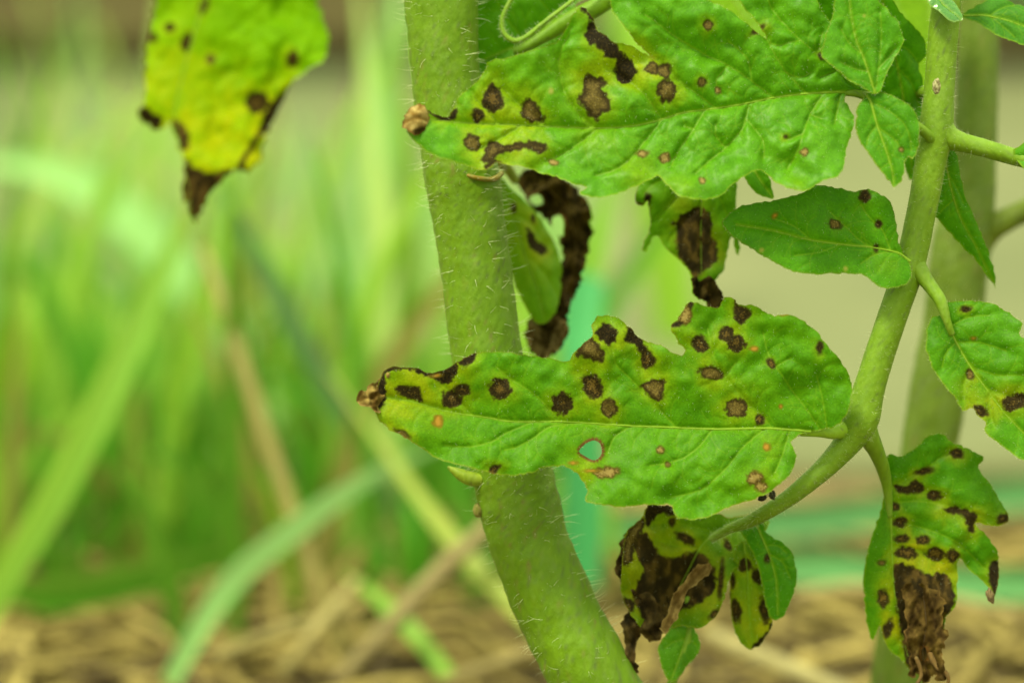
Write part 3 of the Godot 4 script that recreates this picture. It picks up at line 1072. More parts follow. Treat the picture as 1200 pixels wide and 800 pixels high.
func right_plant() -> void:
	var t := thing("tomato_plant", "tomato plant at right with spotted green leaflets hanging on a forward stalk", "tomato plant", Vector3(0.19, 0, -0.46))
	var s := add_stalk("stem", t, [[1170, -500, .47, 24], [1162, -240, .462, 24], [1152, -60, .457, 24], [1148, 20, .456, 24], [1145, 110, .456, 25], [1139, 200, .456, 29], [1133, 255, .456, 33], [1124, 310, .456, 35], [1116, 380, .456, 34], [1100, 460, .456, 34], [1084, 560, .456, 32], [1068, 660, .456, 31], [1054, 780, .456, 31], [1036, 960, .458, 33], [1010, 1300, .47, 36]], Color8(74, 96, 18), Color8(98, 120, 34), 40, 10, 0.04)
	hairs_on_tube("stem_hair", s[0], s[1], s[2], 1200, 0.5, 1.4, hair_mesh, 0.1, 0.85)
	add_stalk("side_branch", t, [[1135, 300, .456, 24], [1152, 278, .456, 17], [1172, 262, .455, 14.5], [1200, 248, .454, 14], [1250, 226, .45, 13], [1330, 180, .445, 11], [1420, 90, .44, 9]], Color8(86, 104, 24), Color8(112, 128, 42), 20, 8)
	var a := Color8(88, 122, 10)
	var b := Color8(112, 144, 28)
	# the forward leaf stalk leaves the stem above the frame and droops in front of it
	var r := add_stalk("leaf_axis", t, [[1156, -170, .460, 24], [1150, -185, .445, 23], [1140, -170, .425, 21], [1125, -110, .410, 19], [1114, -30, .4045, 17.5], [1106, 40, .404, 17.5], [1101, 110, .404, 18], [1097, 155, .404, 20.5], [1091, 190, .404, 18.5], [1082, 240, .404, 17.5], [1067, 310, .404, 17.5], [1050, 360, .404, 17.5], [1033, 410, .404, 17.5], [1019, 455, .404, 18.5], [1008, 492, .404, 22], [996, 515, .404, 17], [975, 540, .404, 13.5], [950, 563, .404, 11.5], [925, 583, .4045, 10], [900, 599, .4055, 9], [878, 611, .4085, 7.5], [854, 620, .4118, 5.5], [834, 632, .4140, 3.5]], a, b, 36, 10, 0.025)
	hairs_on_tube("stem_hair", r[0], r[1], r[2], 1500, 0.35, 1.0, hair_mesh, 0.2, 1.0)
	hairs_on_tube("stem_down", r[0], r[1], r[2], 5000, 0.12, 0.35, hair_fine, 0.2, 1.0)
	lump("axis_wound", t, 1098, 101, .3988, Vector3(4.5, 9, 3), -0.05, Color(0.10, 0.08, 0.03), Color(0.40, 0.37, 0.22), 14, 0.25)

	# lower leaflet in the middle of the photograph
	add_stalk("leaflet_stalk", t, [[1012, 497, .4070, 16], [998, 502, .4046, 14], [986, 504.5, .4029, 10], [976, 507, .4016, 7.4], [960, 506, .4005, 6.4], [930, 505, .4002, 5.4], [900, 502, .401, 4]], Color8(112, 148, 20), Color8(132, 166, 36), 14, 6)
	var l1: MeshInstance3D = leaf("leaflet", t, {
		"o": [447, 440, 452, 433, 460, 430, 470, 431, 486, 432, 500, 436, 510, 437, 520, 433, 528, 431, 538, 424, 556, 414, 570, 413, 592, 413, 610, 416, 640, 420, 664, 424, 669, 418, 677, 410, 686, 400, 694, 395, 693, 382, 700, 372, 712, 370, 724, 374, 736, 384, 748, 396, 758, 401, 774, 405, 784, 412, 797, 418, 802, 412, 792, 401, 784, 384, 792, 376, 802, 360, 808, 355, 816, 357, 838, 362, 844, 356, 848, 350, 858, 351, 864, 359, 878, 359, 892, 365, 906, 372, 920, 370, 940, 379, 954, 390, 964, 404, 982, 424, 993, 440, 997, 458, 993, 478, 986, 492, 976, 501, 955, 505, 935, 510, 927, 518, 932, 534, 929, 548, 918, 562, 898, 577, 880, 586, 856, 593, 830, 604, 810, 609, 792, 607, 787, 598, 786, 592, 770, 591, 750, 592, 736, 594, 720, 594, 700, 591, 685, 588, 688, 573, 680, 560, 672, 552, 660, 546, 636, 548, 626, 553, 606, 557, 586, 557, 574, 554, 560, 551, 536, 545, 516, 539, 500, 530, 488, 522, 482, 518, 466, 508, 456, 504, 446, 494, 439, 482, 438, 465],
		"holes": [[678, 529, 686, 520, 696, 516, 703, 520, 705, 531, 700, 538, 694, 539, 686, 535]],
		"d": .3995, "tilt": Vector2(0.02, 0.06),
		"mid": [950, 505.5, 900, 502, 840, 503, 792, 501, 740, 499, 710, 497, 660, 494, 600, 494, 570, 489, 540, 485, 520, 481, 496, 474, 476, 469, 452, 466],
		"veins": [[792, 501, 778, 486, 754, 460, 734, 440, 720, 426, 717, 400], [904, 501, 890, 484, 876, 473, 848, 441, 834, 417, 828, 385], [960, 503, 939, 473, 907, 431, 897, 410, 893, 390], [968, 502, 962, 466, 955, 440], [656, 493, 628, 464, 600, 446, 580, 430], [554, 487, 540, 474, 520, 452], [720, 498, 706, 470, 690, 440], [835, 502, 820, 522, 802, 536, 781, 543, 760, 546], [895, 503, 869, 525, 848, 550, 820, 574, 785, 583], [626, 494, 592, 508, 576, 518, 550, 524, 520, 522], [680, 496, 645, 500, 624, 514, 606, 524, 590, 528], [925, 505, 915, 535, 905, 556], [754, 460, 750, 430], [848, 441, 862, 425], [907, 431, 925, 420], [740, 499, 720, 512, 712, 530]],
		"yellow": [[475, 448, 36, 1.0], [500, 470, 34, .5], [455, 485, 22, .7], [545, 436, 22, .35], [690, 425, 26, .4], [720, 380, 26, .45], [690, 540, 18, 1.0], [678, 558, 14, .8], [796, 388, 20, .5], [870, 470, 24, .45], [838, 450, 20, .35], [890, 566, 22, .45], [905, 520, 20, .3], [700, 485, 26, .3], [770, 430, 24, .4], [462, 503, 18, .5]],
		"spots": [[BLACK, [484, 430, 500, 433, 510, 434, 520, 430, 533, 425, 534, 440, 527, 449, 518, 450, 508, 443, 497, 441, 488, 437]], [BLACK, [536, 423, 557, 412, 556, 423, 546, 430, 539, 429]], [BLACK, [446, 438, 452, 430, 470, 428, 488, 430, 488, 434, 468, 434, 455, 436, 450, 444, 452, 462, 450, 475, 444, 480, 440, 470]], [ORANGE, 511, 441, 7, 2.4, -8], [DARK, [462, 457, 470, 452, 480, 454, 490, 455, 494, 463, 495, 471, 484, 469, 470, 463]], [DARK, 529, 468, 12, 10, 10], [DARK, 541, 458, 8.5, 7], [DARK, 586, 456, 13, 12], [ORANGE, 513, 494, 6.5, 7.5, 10], [BLACK, [697, 392, 707, 380, 720, 388, 721, 397, 715, 405, 706, 401]], [BLACK, [735, 382, 748, 396, 757, 408, 757, 414, 748, 412, 742, 405, 732, 400]], [DARK, [751, 411, 762, 414, 767, 426, 760, 432, 752, 430]], [GREY, [672, 420, 680, 406, 690, 394, 699, 404, 707, 414, 704, 425, 690, 422, 679, 418]], [DARK, [681, 443, 698, 440, 705, 455, 704, 466, 696, 468, 686, 461]], [GREY, 713, 479, 9, 11], [DARK, 658, 473, 12, 12.5], [GREY, [751, 453, 765, 445, 778, 448, 774, 468, 769, 471]], [PALE, [792, 379, 803, 358, 808, 362, 807, 381]], [BLACK, [784, 384, 790, 378, 798, 380, 794, 385]], [BLACK, 807, 358, 3, 5], [DARK, [858, 352, 864, 359, 878, 366, 875, 374, 868, 381, 859, 375]], [DARK, 849, 393, 9, 9], [DARK, 861, 403, 11, 10], [DARK, 819, 405, 8.5, 11, -35], [ORANGE, 882, 410, 5, 3], [GREY, 832, 438, 14, 8, 8], [GREY, 862, 479, 13, 11], [DARK, 890, 492, 5.5, 6], [DARK, 902, 427, 4.5, 6, -30], [DARK, 957, 409, 4, 7], [ORANGE, 914, 369, 8, 3.5], [ORANGE, 914, 477, 2.5, 2.5], [PALE, 710, 554, 15, 7, -4], [ORANGE, 692, 552, 8, 2], [PALE, 772, 528, 5, 4.5], [GREY, 781, 545, 3, 3], [ORANGE, 897, 525, 5, 5], [PALE, 882, 561, 10, 8], [PALE, 889, 570, 8, 6, 25], [ORANGE, 671, 543, 5, 2.5], [DARK, [573, 548, 580, 546, 588, 545, 583, 551, 580, 557, 573, 558]], [GREY, 472, 510, 10, 4, 30]],
		"green": Color8(61, 115, 1), "pale": Color8(89, 142, 5), "yellow_tone": Color8(140, 150, 0), "fold": Vector2(0.16, 0.24), "puff": 0.5, "crease": 0.2, "wave": 0.9, "bend": 0.8, "hairs": 2200, "rib": 2.3, "seed": 1, "lip": 0.3, "rim_tone": Color8(128, 124, 40), "step": .27, "texel": .085,
		"bumps": [[712, 376, 22, -1.0], [845, 360, 30, -0.6], [640, 530, 40, 0.8], [760, 560, 40, 0.8], [850, 540, 40, 0.8], [600, 440, 40, 0.5]]}, "long spotted leaflet with a torn hole crossing in front of the thick stem")
	leaf("dry_tip", l1, {"o": [417, 468, 422, 459, 430, 455, 437, 449, 447, 441, 454, 437, 456, 452, 453, 468, 448, 482, 441, 486, 432, 481, 424, 478], "d": .3976, "tilt": Vector2(0.2, 0.2), "mid": [452, 460, 436, 466, 418, 469], "green": Color8(112, 94, 50), "pale": Color8(146, 126, 76), "second": Color8(66, 48, 20), "vein": Color8(88, 66, 30), "rim_tone": Color8(150, 130, 84), "crumple": 1.5, "wave": .6, "net": .06, "roughness": .85, "gloss": .15, "step": .2, "texel": .07, "rib": 0.0, "through": 0.3, "ragged": 0.2, "fuzz": 0.0, "bumps": [[438, 464, 10, 1.2]], "seed": 41}, "dry tan crumpled tip of the middle leaflet")
	lump("insect_remains", l1, 894, 582, .3975, Vector3(5.5, 4, 4), 0.5, Color(0.006, 0.006, 0.004), Color(0.02, 0.018, 0.01), 2, 0.5)
	lump("insect_remains", l1, 905, 580, .3975, Vector3(4, 5, 3), 0.1, Color(0.006, 0.006, 0.004), Color(0.05, 0.045, 0.02), 3, 0.6)
	lump("insect_remains", l1, 899, 579, .3972, Vector3(2.5, 2.5, 2), 0.1, Color(0.4, 0.38, 0.22), Color(0.3, 0.3, 0.15), 6, 0.3)

	# large upper leaflet with its basal lobes
	add_stalk("leaflet_stalk", t, [[1104, 176, .4045, 9], [1092, 163, .4022, 6.5], [1078, 150, .4008, 5.8], [1052, 134, .400, 5.6], [1030, 120, .3988, 6.4], [1008, 110, .3986, 5], [985, 108.5, .3992, 3.4], [965, 109, .4, 2]], a, b, 14, 6)
	var l2: MeshInstance3D = leaf("leaflet", t, {
		"o": [474, 140, 484, 126, 500, 131, 512, 136, 524, 138, 531, 128, 536, 117, 546, 106, 560, 96, 567, 84, 572, 76, 584, 72, 616, 66, 644, 56, 654, 50, 661, 38, 669, 23, 679, 13, 687, 18, 695, 30, 699, 39, 708, 47, 717, 54, 740, 58, 758, 67, 766, 71, 752, 61, 736, 47, 722, 29, 714, 12, 711, -4, 718, -20, 752, -22, 796, -2, 824, 6, 853, 19, 882, 40, 897, 47, 884, 30, 870, 14, 858, -2, 856, -34, 890, -62, 930, -50, 946, -10, 952, 2, 962, 16, 973, 30, 984, 52, 998, 76, 1012, 98, 1014, 108, 1006, 111, 992, 112, 990, 120, 996, 132, 999, 142, 996, 158, 988, 178, 983, 200, 975, 213, 962, 216, 950, 222, 938, 230, 926, 229, 910, 222, 900, 212, 888, 204, 874, 208, 856, 220, 840, 234, 820, 239, 800, 237, 787, 232, 778, 220, 768, 209, 750, 219, 725, 229, 700, 236, 676, 231, 684, 223, 668, 218, 650, 211, 620, 200, 592, 194, 580, 193, 572, 200, 562, 203, 550, 198, 530, 193, 510, 187, 498, 180, 486, 170, 477, 158],
		"d": .3970, "tilt": Vector2(0.07, 0.10),
		"mid": [1010, 109, 988, 108, 960, 109, 935, 111, 904, 115, 870, 122, 838, 127, 800, 132, 768, 142, 740, 148, 696, 150, 640, 148, 595, 146, 550, 145, 520, 143, 484, 140],
		"veins": [[906, 114, 880, 96, 852, 78, 820, 62, 790, 46, 752, 22], [1006, 107, 980, 84, 956, 66, 936, 50, 920, 34, 900, 8, 890, -20], [944, 109, 920, 86, 906, 66, 897, 48], [838, 126, 812, 108, 788, 90, 770, 72], [776, 140, 752, 110, 730, 92, 716, 80], [696, 149, 676, 132, 660, 108, 654, 70, 668, 36], [640, 147, 612, 126, 590, 104], [585, 146, 560, 120, 552, 108], [826, 129, 812, 152, 794, 178, 786, 196], [878, 120, 870, 150, 850, 174, 830, 190, 812, 207], [964, 110, 948, 136, 938, 160, 930, 182, 920, 202], [775, 141, 752, 170, 736, 190, 718, 202, 696, 208], [874, 140, 892, 166, 893, 188], [985, 110, 980, 130, 976, 148], [700, 150, 668, 176, 640, 190], [610, 147, 585, 164, 560, 176], [880, 96, 874, 72, 850, 50], [920, 86, 936, 92, 950, 86], [936, 50, 910, 56, 900, 52], [956, 66, 962, 40], [852, 78, 838, 96, 846, 112], [812, 152, 800, 148], [850, 174, 838, 160, 838, 146], [948, 136, 962, 142], [938, 160, 920, 168], [980, 84, 960, 92]],
		"yellow": [[575, 105, 34, .35], [600, 125, 34, .55], [560, 145, 30, .35], [705, 72, 26, .8], [745, 66, 20, .9], [748, 92, 22, .7], [672, 95, 22, .5], [560, 196, 20, .8], [608, 188, 30, .5], [600, 160, 26, .45], [510, 135, 16, .6], [750, 205, 26, .5], [690, 150, 34, .3], [790, 110, 18, .4], [640, 70, 30, .15], [896, 36, 10, .5], [930, 225, 16, .3], [800, 230, 24, .25]],
		"spots": [[BLACK, [677, 11, 688, 16, 693, 27, 698, 39, 712, 49, 724, 63, 738, 74, 744, 86, 738, 98, 723, 97, 720, 82, 721, 74, 708, 70, 700, 60, 686, 54, 685, 40, 690, 28, 680, 18]], [GREY, [683, 91, 694, 91, 711, 97, 704, 106, 713, 118, 713, 130, 704, 136, 698, 143, 688, 134, 675, 118, 682, 110]], [GREY, [752, 85, 760, 76, 764, 73, 770, 78, 768, 90]], [GREY, [768, 80, 784, 78, 782, 95, 772, 92]], [GREY, 779, 109, 11, 13], [GREY, 821, 99, 5, 5], [PALE, 840, 107, 4, 4.5], [GREY, 826, 35, 6, 6], [DARK, 960, 69, 3, 4, -20], [DARK, [576, 100, 588, 112, 588, 126, 579, 132, 567, 128, 565, 113]], [DARK, 559, 137, 7, 8], [GREY, [612, 120, 622, 120, 632, 131, 637, 141, 622, 144, 611, 138]], [FLECK, 644, 110, 3, 3.5], [GREY, 552, 170, 9, 11], [GREY, [564, 190, 570, 172, 578, 167, 588, 172, 602, 170, 620, 168, 634, 170, 640, 176, 636, 182, 624, 181, 616, 176, 600, 180, 588, 182, 580, 188, 586, 194, 576, 196, 568, 205, 566, 199, 572, 194]], [PALE, 647, 192, 6, 4, 20], [PALE, 751, 182, 7, 4.5], [PALE, 778, 187, 7, 6.5], [PALE, 819, 216, 4, 4], [PALE, 938, 183, 5, 5], [DARK, 917, 164, 2.2, 2.2], [DARK, 885, 39, 3, 9, 55], [BLACK, [496, 128, 512, 134, 524, 137, 533, 128, 536, 134, 530, 142, 516, 142, 500, 133]]],
		"green": Color8(64, 121, 2), "pale": Color8(93, 152, 14), "yellow_tone": Color8(148, 160, 0), "fold": Vector2(0.16, 0.26), "puff": 0.85, "crease": 0.24, "wave": 1.0, "bend": 0.6, "hairs": 2200, "rib": 2.3, "seed": 2, "lip": 0.35, "net": 0.07, "step": .29, "texel": .09, "roughness": .45, "gloss": .32,
		"bumps": [[745, 125, 26, 0.7], [500, 160, 40, 1.0], [660, 30, 26, 0.8], [820, 20, 40, 0.8]]}, "large puckered upper leaflet with a black slash crossing the thick stem")
	leaf("dry_tip", l2, {"o": [472, 146, 475, 134, 482, 126, 492, 123, 500, 128, 502, 140, 498, 152, 490, 160, 480, 158], "d": .3922, "tilt": Vector2(0.2, 0.25), "mid": [500, 142, 488, 142, 474, 144], "green": Color8(146, 126, 78), "pale": Color8(172, 154, 108), "second": Color8(104, 78, 36), "vein": Color8(110, 84, 40), "rim_tone": Color8(80, 58, 26), "crumple": .4, "wave": .6, "net": .0, "roughness": .85, "gloss": .15, "step": .2, "texel": .07, "rib": 0.0, "through": 0.3, "ragged": 0.2, "fuzz": 0.0, "bumps": [[486, 140, 12, 1.6]], "spots": [[DARK, 492, 156, 10, 5, -25]], "halo": 0.0, "seed": 42}, "dry pale crumpled tip of the large upper leaflet")
	leaf("basal_lobe", l2, {
		"o": [1012, 104, 996, 96, 980, 84, 968, 76, 961, 66, 963, 54, 967, 42, 972, 30, 974, 20, 977, 8, 980, -6, 988, -28, 1008, -26, 1026, -2, 1037, 9, 1045, 20, 1050, 24, 1056, 36, 1059, 50, 1054, 60, 1052, 64, 1046, 74, 1038, 90, 1032, 106, 1022, 110],
		"d": .3958, "tilt": Vector2(0.0, 0.12), "mid": [1026, 109, 1018, 84, 1011, 64, 1004, 48, 998, 20, 994, -16], "veins": [[1026, 108, 1031, 70, 1033, 40, 1031, 14], [1011, 64, 994, 50, 985, 34], [1018, 84, 1000, 80, 984, 74], [1030, 80, 1042, 66, 1050, 56]],
		"spots": [[FLECK, 1012, 20, 1.6, 1.6]], "green": Color8(62, 121, 3), "pale": Color8(92, 152, 20), "fold": Vector2(0.12, 0.2), "puff": 0.8, "crease": 0.22, "net": 0.07, "step": .29, "texel": .09, "hairs": 500, "rib": 1.8, "seed": 52, "roughness": .45, "gloss": .32}, "rounded puckered lobe overlapping at the base of the large upper leaflet")
	leaf("leaflet", t, {
		"o": [1018, 108, 1038, 110, 1058, 119, 1072, 130, 1077, 142, 1078, 160, 1075, 178, 1070, 187, 1064, 184, 1060, 194, 1060, 204, 1056, 213, 1048, 219, 1040, 210, 1030, 198, 1020, 184, 1008, 168, 1003, 148, 1005, 128, 1011, 117],
		"d": .3945, "tilt": Vector2(-0.15, 0.15), "mid": [1016, 111, 1021, 120, 1028, 146, 1038, 174, 1045, 196, 1048, 216], "veins": [[1021, 120, 1038, 128, 1058, 144, 1066, 160, 1068, 178], [1028, 146, 1018, 160, 1016, 172], [1030, 150, 1050, 165, 1058, 182]],
		"spots": [[PALE, 1056, 176, 3, 3]], "green": Color8(59, 117, 8), "pale": Color8(86, 144, 22), "fold": Vector2(0.15, 0.3), "puff": .45, "hairs": 400, "rib": 2.2, "seed": 3, "texel": .085, "rim_tone": Color8(150, 140, 60)}, "small heart shaped leaflet between the big upper leaflet and its stalk")
	leaf("leaflet", t, {
		"o": [930, -44, 975, -50, 1018, -24, 1044, -4, 1056, 14, 1072, 31, 1087, 48, 1089, 66, 1080, 80, 1084, 94, 1083, 115, 1082, 150, 1077, 190, 1070, 211, 1062, 200, 1050, 150, 1034, 116, 1012, 80, 985, 50, 960, 20, 940, -10],
		"d": .4115, "tilt": Vector2(0.2, -0.35), "mid": [1030, -18, 1046, 50, 1058, 110, 1066, 170, 1070, 205], "veins": [[1046, 50, 1066, 60, 1082, 80], [1052, 80, 1070, 100, 1080, 130]],
		"green": Color8(57, 116, 1), "pale": Color8(80, 138, 4), "fold": Vector2(-0.2, -0.2), "rib": 1.5, "seed": 4, "step": .4, "texel": .13}, "dark green leaflet in shade behind the upper leaflet, against its stalk")

	# dark leaflet below the upper one
	leaf("leaflet", t, {
		"o": [846, 262, 850, 254, 858, 247, 870, 241, 890, 238, 906, 235, 926, 231, 942, 226, 952, 219, 962, 218, 986, 222, 1002, 226, 1010, 223, 1020, 224, 1032, 230, 1040, 236, 1046, 244, 1050, 264, 1054, 284, 1061, 298, 1068, 312, 1068, 326, 1056, 336, 1034, 339, 1022, 332, 1012, 323, 990, 321, 970, 321, 950, 322, 926, 318, 906, 308, 890, 298, 874, 288, 858, 277],
		"d": .4002, "tilt": Vector2(0.03, 0.12), "mid": [1068, 306, 1056, 297, 1042, 293, 1020, 289, 996, 287, 950, 281, 910, 271, 862, 263], "veins": [[1044, 293, 1034, 270, 1018, 255, 1008, 240], [1020, 289, 1006, 280, 988, 263, 972, 248], [1046, 294, 1024, 299, 1008, 310], [985, 286, 960, 296, 930, 300], [950, 281, 930, 265, 905, 256]],
		"spots": [[DARK, 1012, 231, 6.5, 8], [GREY, 978, 263, 8, 6, 20], [DARK, 1029, 263, 4, 4.5], [DARK, 1027, 291, 3, 4], [ORANGE, 908, 253, 4, 3, -40], [FLECK, 892, 294, 2.6, 2.8], [FLECK, 990, 316, 2.8, 3]],
		"yellow": [[1040, 312, 18, .2]], "halo": .25, "green": Color8(57, 116, 1), "pale": Color8(80, 138, 4), "fold": Vector2(0.12, 0.2), "puff": .25, "wave": .6, "hairs": 700, "rib": 2.0, "seed": 6, "texel": .085, "rim_tone": Color8(120, 120, 44)}, "smooth dark green oval leaflet beneath the large upper leaflet")

	# leaflet on the right edge
	add_stalk("leaflet_stalk", t, [[1074, 272, .4045, 11], [1071, 294, .4040, 13.5], [1075, 314, .4034, 12], [1089, 333, .4022, 8.6], [1102, 352, .401, 7.4], [1110, 375, .4005, 5], [1116, 392, .401, 4]], a, b, 14, 6)
	leaf("leaflet", t, {
		"o": [1106, 356, 1121, 353, 1147, 353, 1167, 357, 1183, 367, 1198, 380, 1195, 391, 1202, 399, 1226, 408, 1248, 440, 1262, 480, 1262, 520, 1246, 556, 1222, 552, 1199, 540, 1186, 531, 1167, 518, 1155, 507, 1155, 495, 1147, 488, 1138, 478, 1128, 481, 1118, 466, 1105, 450, 1092, 430, 1085, 407, 1087, 383, 1094, 370, 1101, 369],
		"d": .4010, "tilt": Vector2(-0.1, 0.12), "mid": [1106, 358, 1110, 378, 1121, 401, 1138, 430, 1157, 456, 1180, 486, 1215, 522, 1240, 545], "veins": [[1121, 401, 1150, 402, 1180, 412], [1138, 430, 1170, 440, 1200, 440], [1112, 384, 1135, 372, 1160, 370], [1157, 456, 1190, 466, 1225, 470], [1121, 401, 1108, 415, 1104, 432], [1138, 430, 1130, 450, 1130, 468], [1160, 460, 1160, 480, 1165, 500]],
		"spots": [[DARK, 1132, 363, 6, 3.6], [GREY, 1137, 439, 5, 6], [DARK, 1148, 482, 10, 6, 20], [DARK, 1189, 472, 15, 9, -20], [ORANGE, 1141, 397, 3, 2]], "yellow": [[1142, 474, 20, .7], [1178, 466, 22, .6], [1130, 455, 18, .3], [1155, 500, 14, .3]],
		"green": Color8(59, 115, 3), "pale": Color8(84, 140, 12), "fold": Vector2(0.15, 0.25), "puff": .4, "hairs": 1500, "rib": 2.2, "seed": 8, "texel": .085, "bumps": [[1100, 410, 18, 0.8]]}, "spotted leaflet cut by the right edge of the photograph")

	# lower right leaflet with a dead tip
	add_stalk("leaflet_stalk", t, [[1012, 464, .4045, 14], [1010, 490, .4045, 18], [1020, 514, .4052, 12], [1030, 535, .408, 9], [1037, 556, .4105, 7.5], [1041, 578, .412, 5.5], [1043, 605, .4127, 4]], a, b, 16, 6)
	var l7: MeshInstance3D = leaf("leaflet", t, {
		"o": [1040, 534, 1056, 534, 1072, 524, 1088, 510, 1102, 507, 1116, 518, 1136, 526, 1152, 536, 1146, 548, 1160, 568, 1172, 588, 1180, 602, 1178, 612, 1160, 615, 1141, 612, 1156, 628, 1168, 646, 1172, 662, 1170, 676, 1164, 700, 1160, 690, 1150, 680, 1138, 670, 1124, 654, 1122, 680, 1118, 708, 1108, 722, 1107, 752, 1099, 780, 1086, 794, 1068, 786, 1060, 776, 1048, 766, 1040, 756, 1034, 735, 1026, 754, 1021, 735, 1017, 710, 1016, 680, 1019, 650, 1026, 625, 1033, 600, 1038, 572],
		"d": .4130, "tilt": Vector2(0.08, -0.05), "mid": [1038, 540, 1042, 570, 1045, 605, 1046, 650, 1050, 700, 1066, 770], "veins": [[1043, 575, 1065, 560, 1090, 545, 1115, 528], [1044, 590, 1080, 588, 1120, 594, 1160, 608], [1045, 610, 1085, 620, 1120, 635, 1160, 672], [1046, 640, 1075, 645, 1105, 660]],
		"spots": [[DARK, 1121, 531, 8, 6], [DARK, 1083, 552, 10, 4, -12], [DARK, [1048, 569, 1062, 570, 1072, 563, 1082, 568, 1084, 576, 1070, 579, 1054, 577]], [DARK, 1095, 581, 8, 6], [DARK, [1105, 596, 1120, 594, 1136, 598, 1142, 606, 1138, 624, 1132, 618, 1126, 604, 1112, 602]], [DARK, 1173, 607, 8, 6], [BLACK, [1160, 660, 1171, 658, 1172, 674, 1165, 702, 1158, 680]], [DARK, 1049, 594, 5, 5], [DARK, 1055, 612, 8, 6], [DARK, 1057, 631, 9, 4.5], [DARK, 1081, 633, 7, 5.5], [DARK, 1062, 648, 13, 7, 8], [DARK, 1096, 649, 11, 8, 10], [DARK, 1115, 651, 7, 8], [DARK, 1036, 702, 6, 11], [DARK, 1042, 738, 5, 12, 10], [DEAD, [1047, 668, 1052, 660, 1066, 663, 1085, 673, 1100, 671, 1114, 679, 1117, 700, 1112, 716, 1106, 726, 1107, 752, 1100, 782, 1086, 796, 1066, 788, 1060, 752, 1052, 712]], [GREY, 1034, 660, 4, 3]],
		"yellow": [[1075, 660, 24, .9], [1112, 668, 16, 1.0], [1052, 740, 20, 1.0], [1045, 690, 16, .8], [1100, 596, 18, .3], [1150, 606, 16, .6], [1060, 620, 20, .3]],
		"green": Color8(57, 111, 1), "pale": Color8(78, 131, 4), "yellow_tone": Color8(150, 146, 6), "fold": Vector2(0.05, -0.7), "puff": .4, "wave": 1.1, "hairs": 700, "rib": 2.2, "seed": 10, "texel": .095, "step": .3, "bumps": [[1085, 745, 28, -1.6], [1100, 700, 18, 1.0]]}, "lower right leaflet with a large dead brown patch and withered tip")
	leaf("dead_tip", l7, {
		"o": [1058, 690, 1076, 684, 1098, 690, 1108, 706, 1104, 726, 1110, 748, 1104, 766, 1106, 784, 1112, 794, 1100, 798, 1094, 788, 1086, 800, 1078, 790, 1066, 792, 1068, 770, 1060, 748, 1062, 720],
		"d": .4112, "tilt": Vector2(-0.1, 0.1), "mid": [1082, 690, 1086, 730, 1082, 765, 1090, 795], "green": Color8(82, 64, 30), "pale": Color8(118, 96, 54), "second": Color8(50, 36, 16), "vein": Color8(60, 44, 20), "rim_tone": Color8(120, 94, 56), "holes": [[1080, 762, 1085, 758, 1087, 770, 1082, 774]],
		"crumple": 1.2, "wave": 1.4, "net": .1, "roughness": .8, "gloss": .2, "step": .28, "texel": .1, "rib": 1.2, "through": 0.8, "ragged": 0.25, "fuzz": 0.0, "seed": 31})
	for e in [[1161, 698, 4, 8, 18, 0.15]]:
		lump("dry_tip", l7, e[0], e[1], .4105, Vector3(e[2], e[3], minf(e[2], 10)), e[5], Color(0.05, 0.032, 0.013), Color(0.24, 0.17, 0.09), int(e[4]), 0.6)
	for e in [[[1090, 765, .4105, 4], [1098, 780, .41, 3.4], [1108, 788, .4095, 3], [1112, 798, .4095, 2], [1104, 812, .41, 1.5]], [[1074, 770, .41, 3], [1080, 790, .41, 2.6], [1072, 806, .4095, 2], [1064, 822, .4095, 1.4]]]:
		var st := stalk(e, 6)
		put("dry_shred", tube(st[0], st[1], 8, skin(Color8(70, 52, 26), Color8(120, 92, 52), 0.5, 0.1), 0.3), mat("dry tissue", Color.WHITE, 0.85, 0.0, Color.WHITE, true), l7)

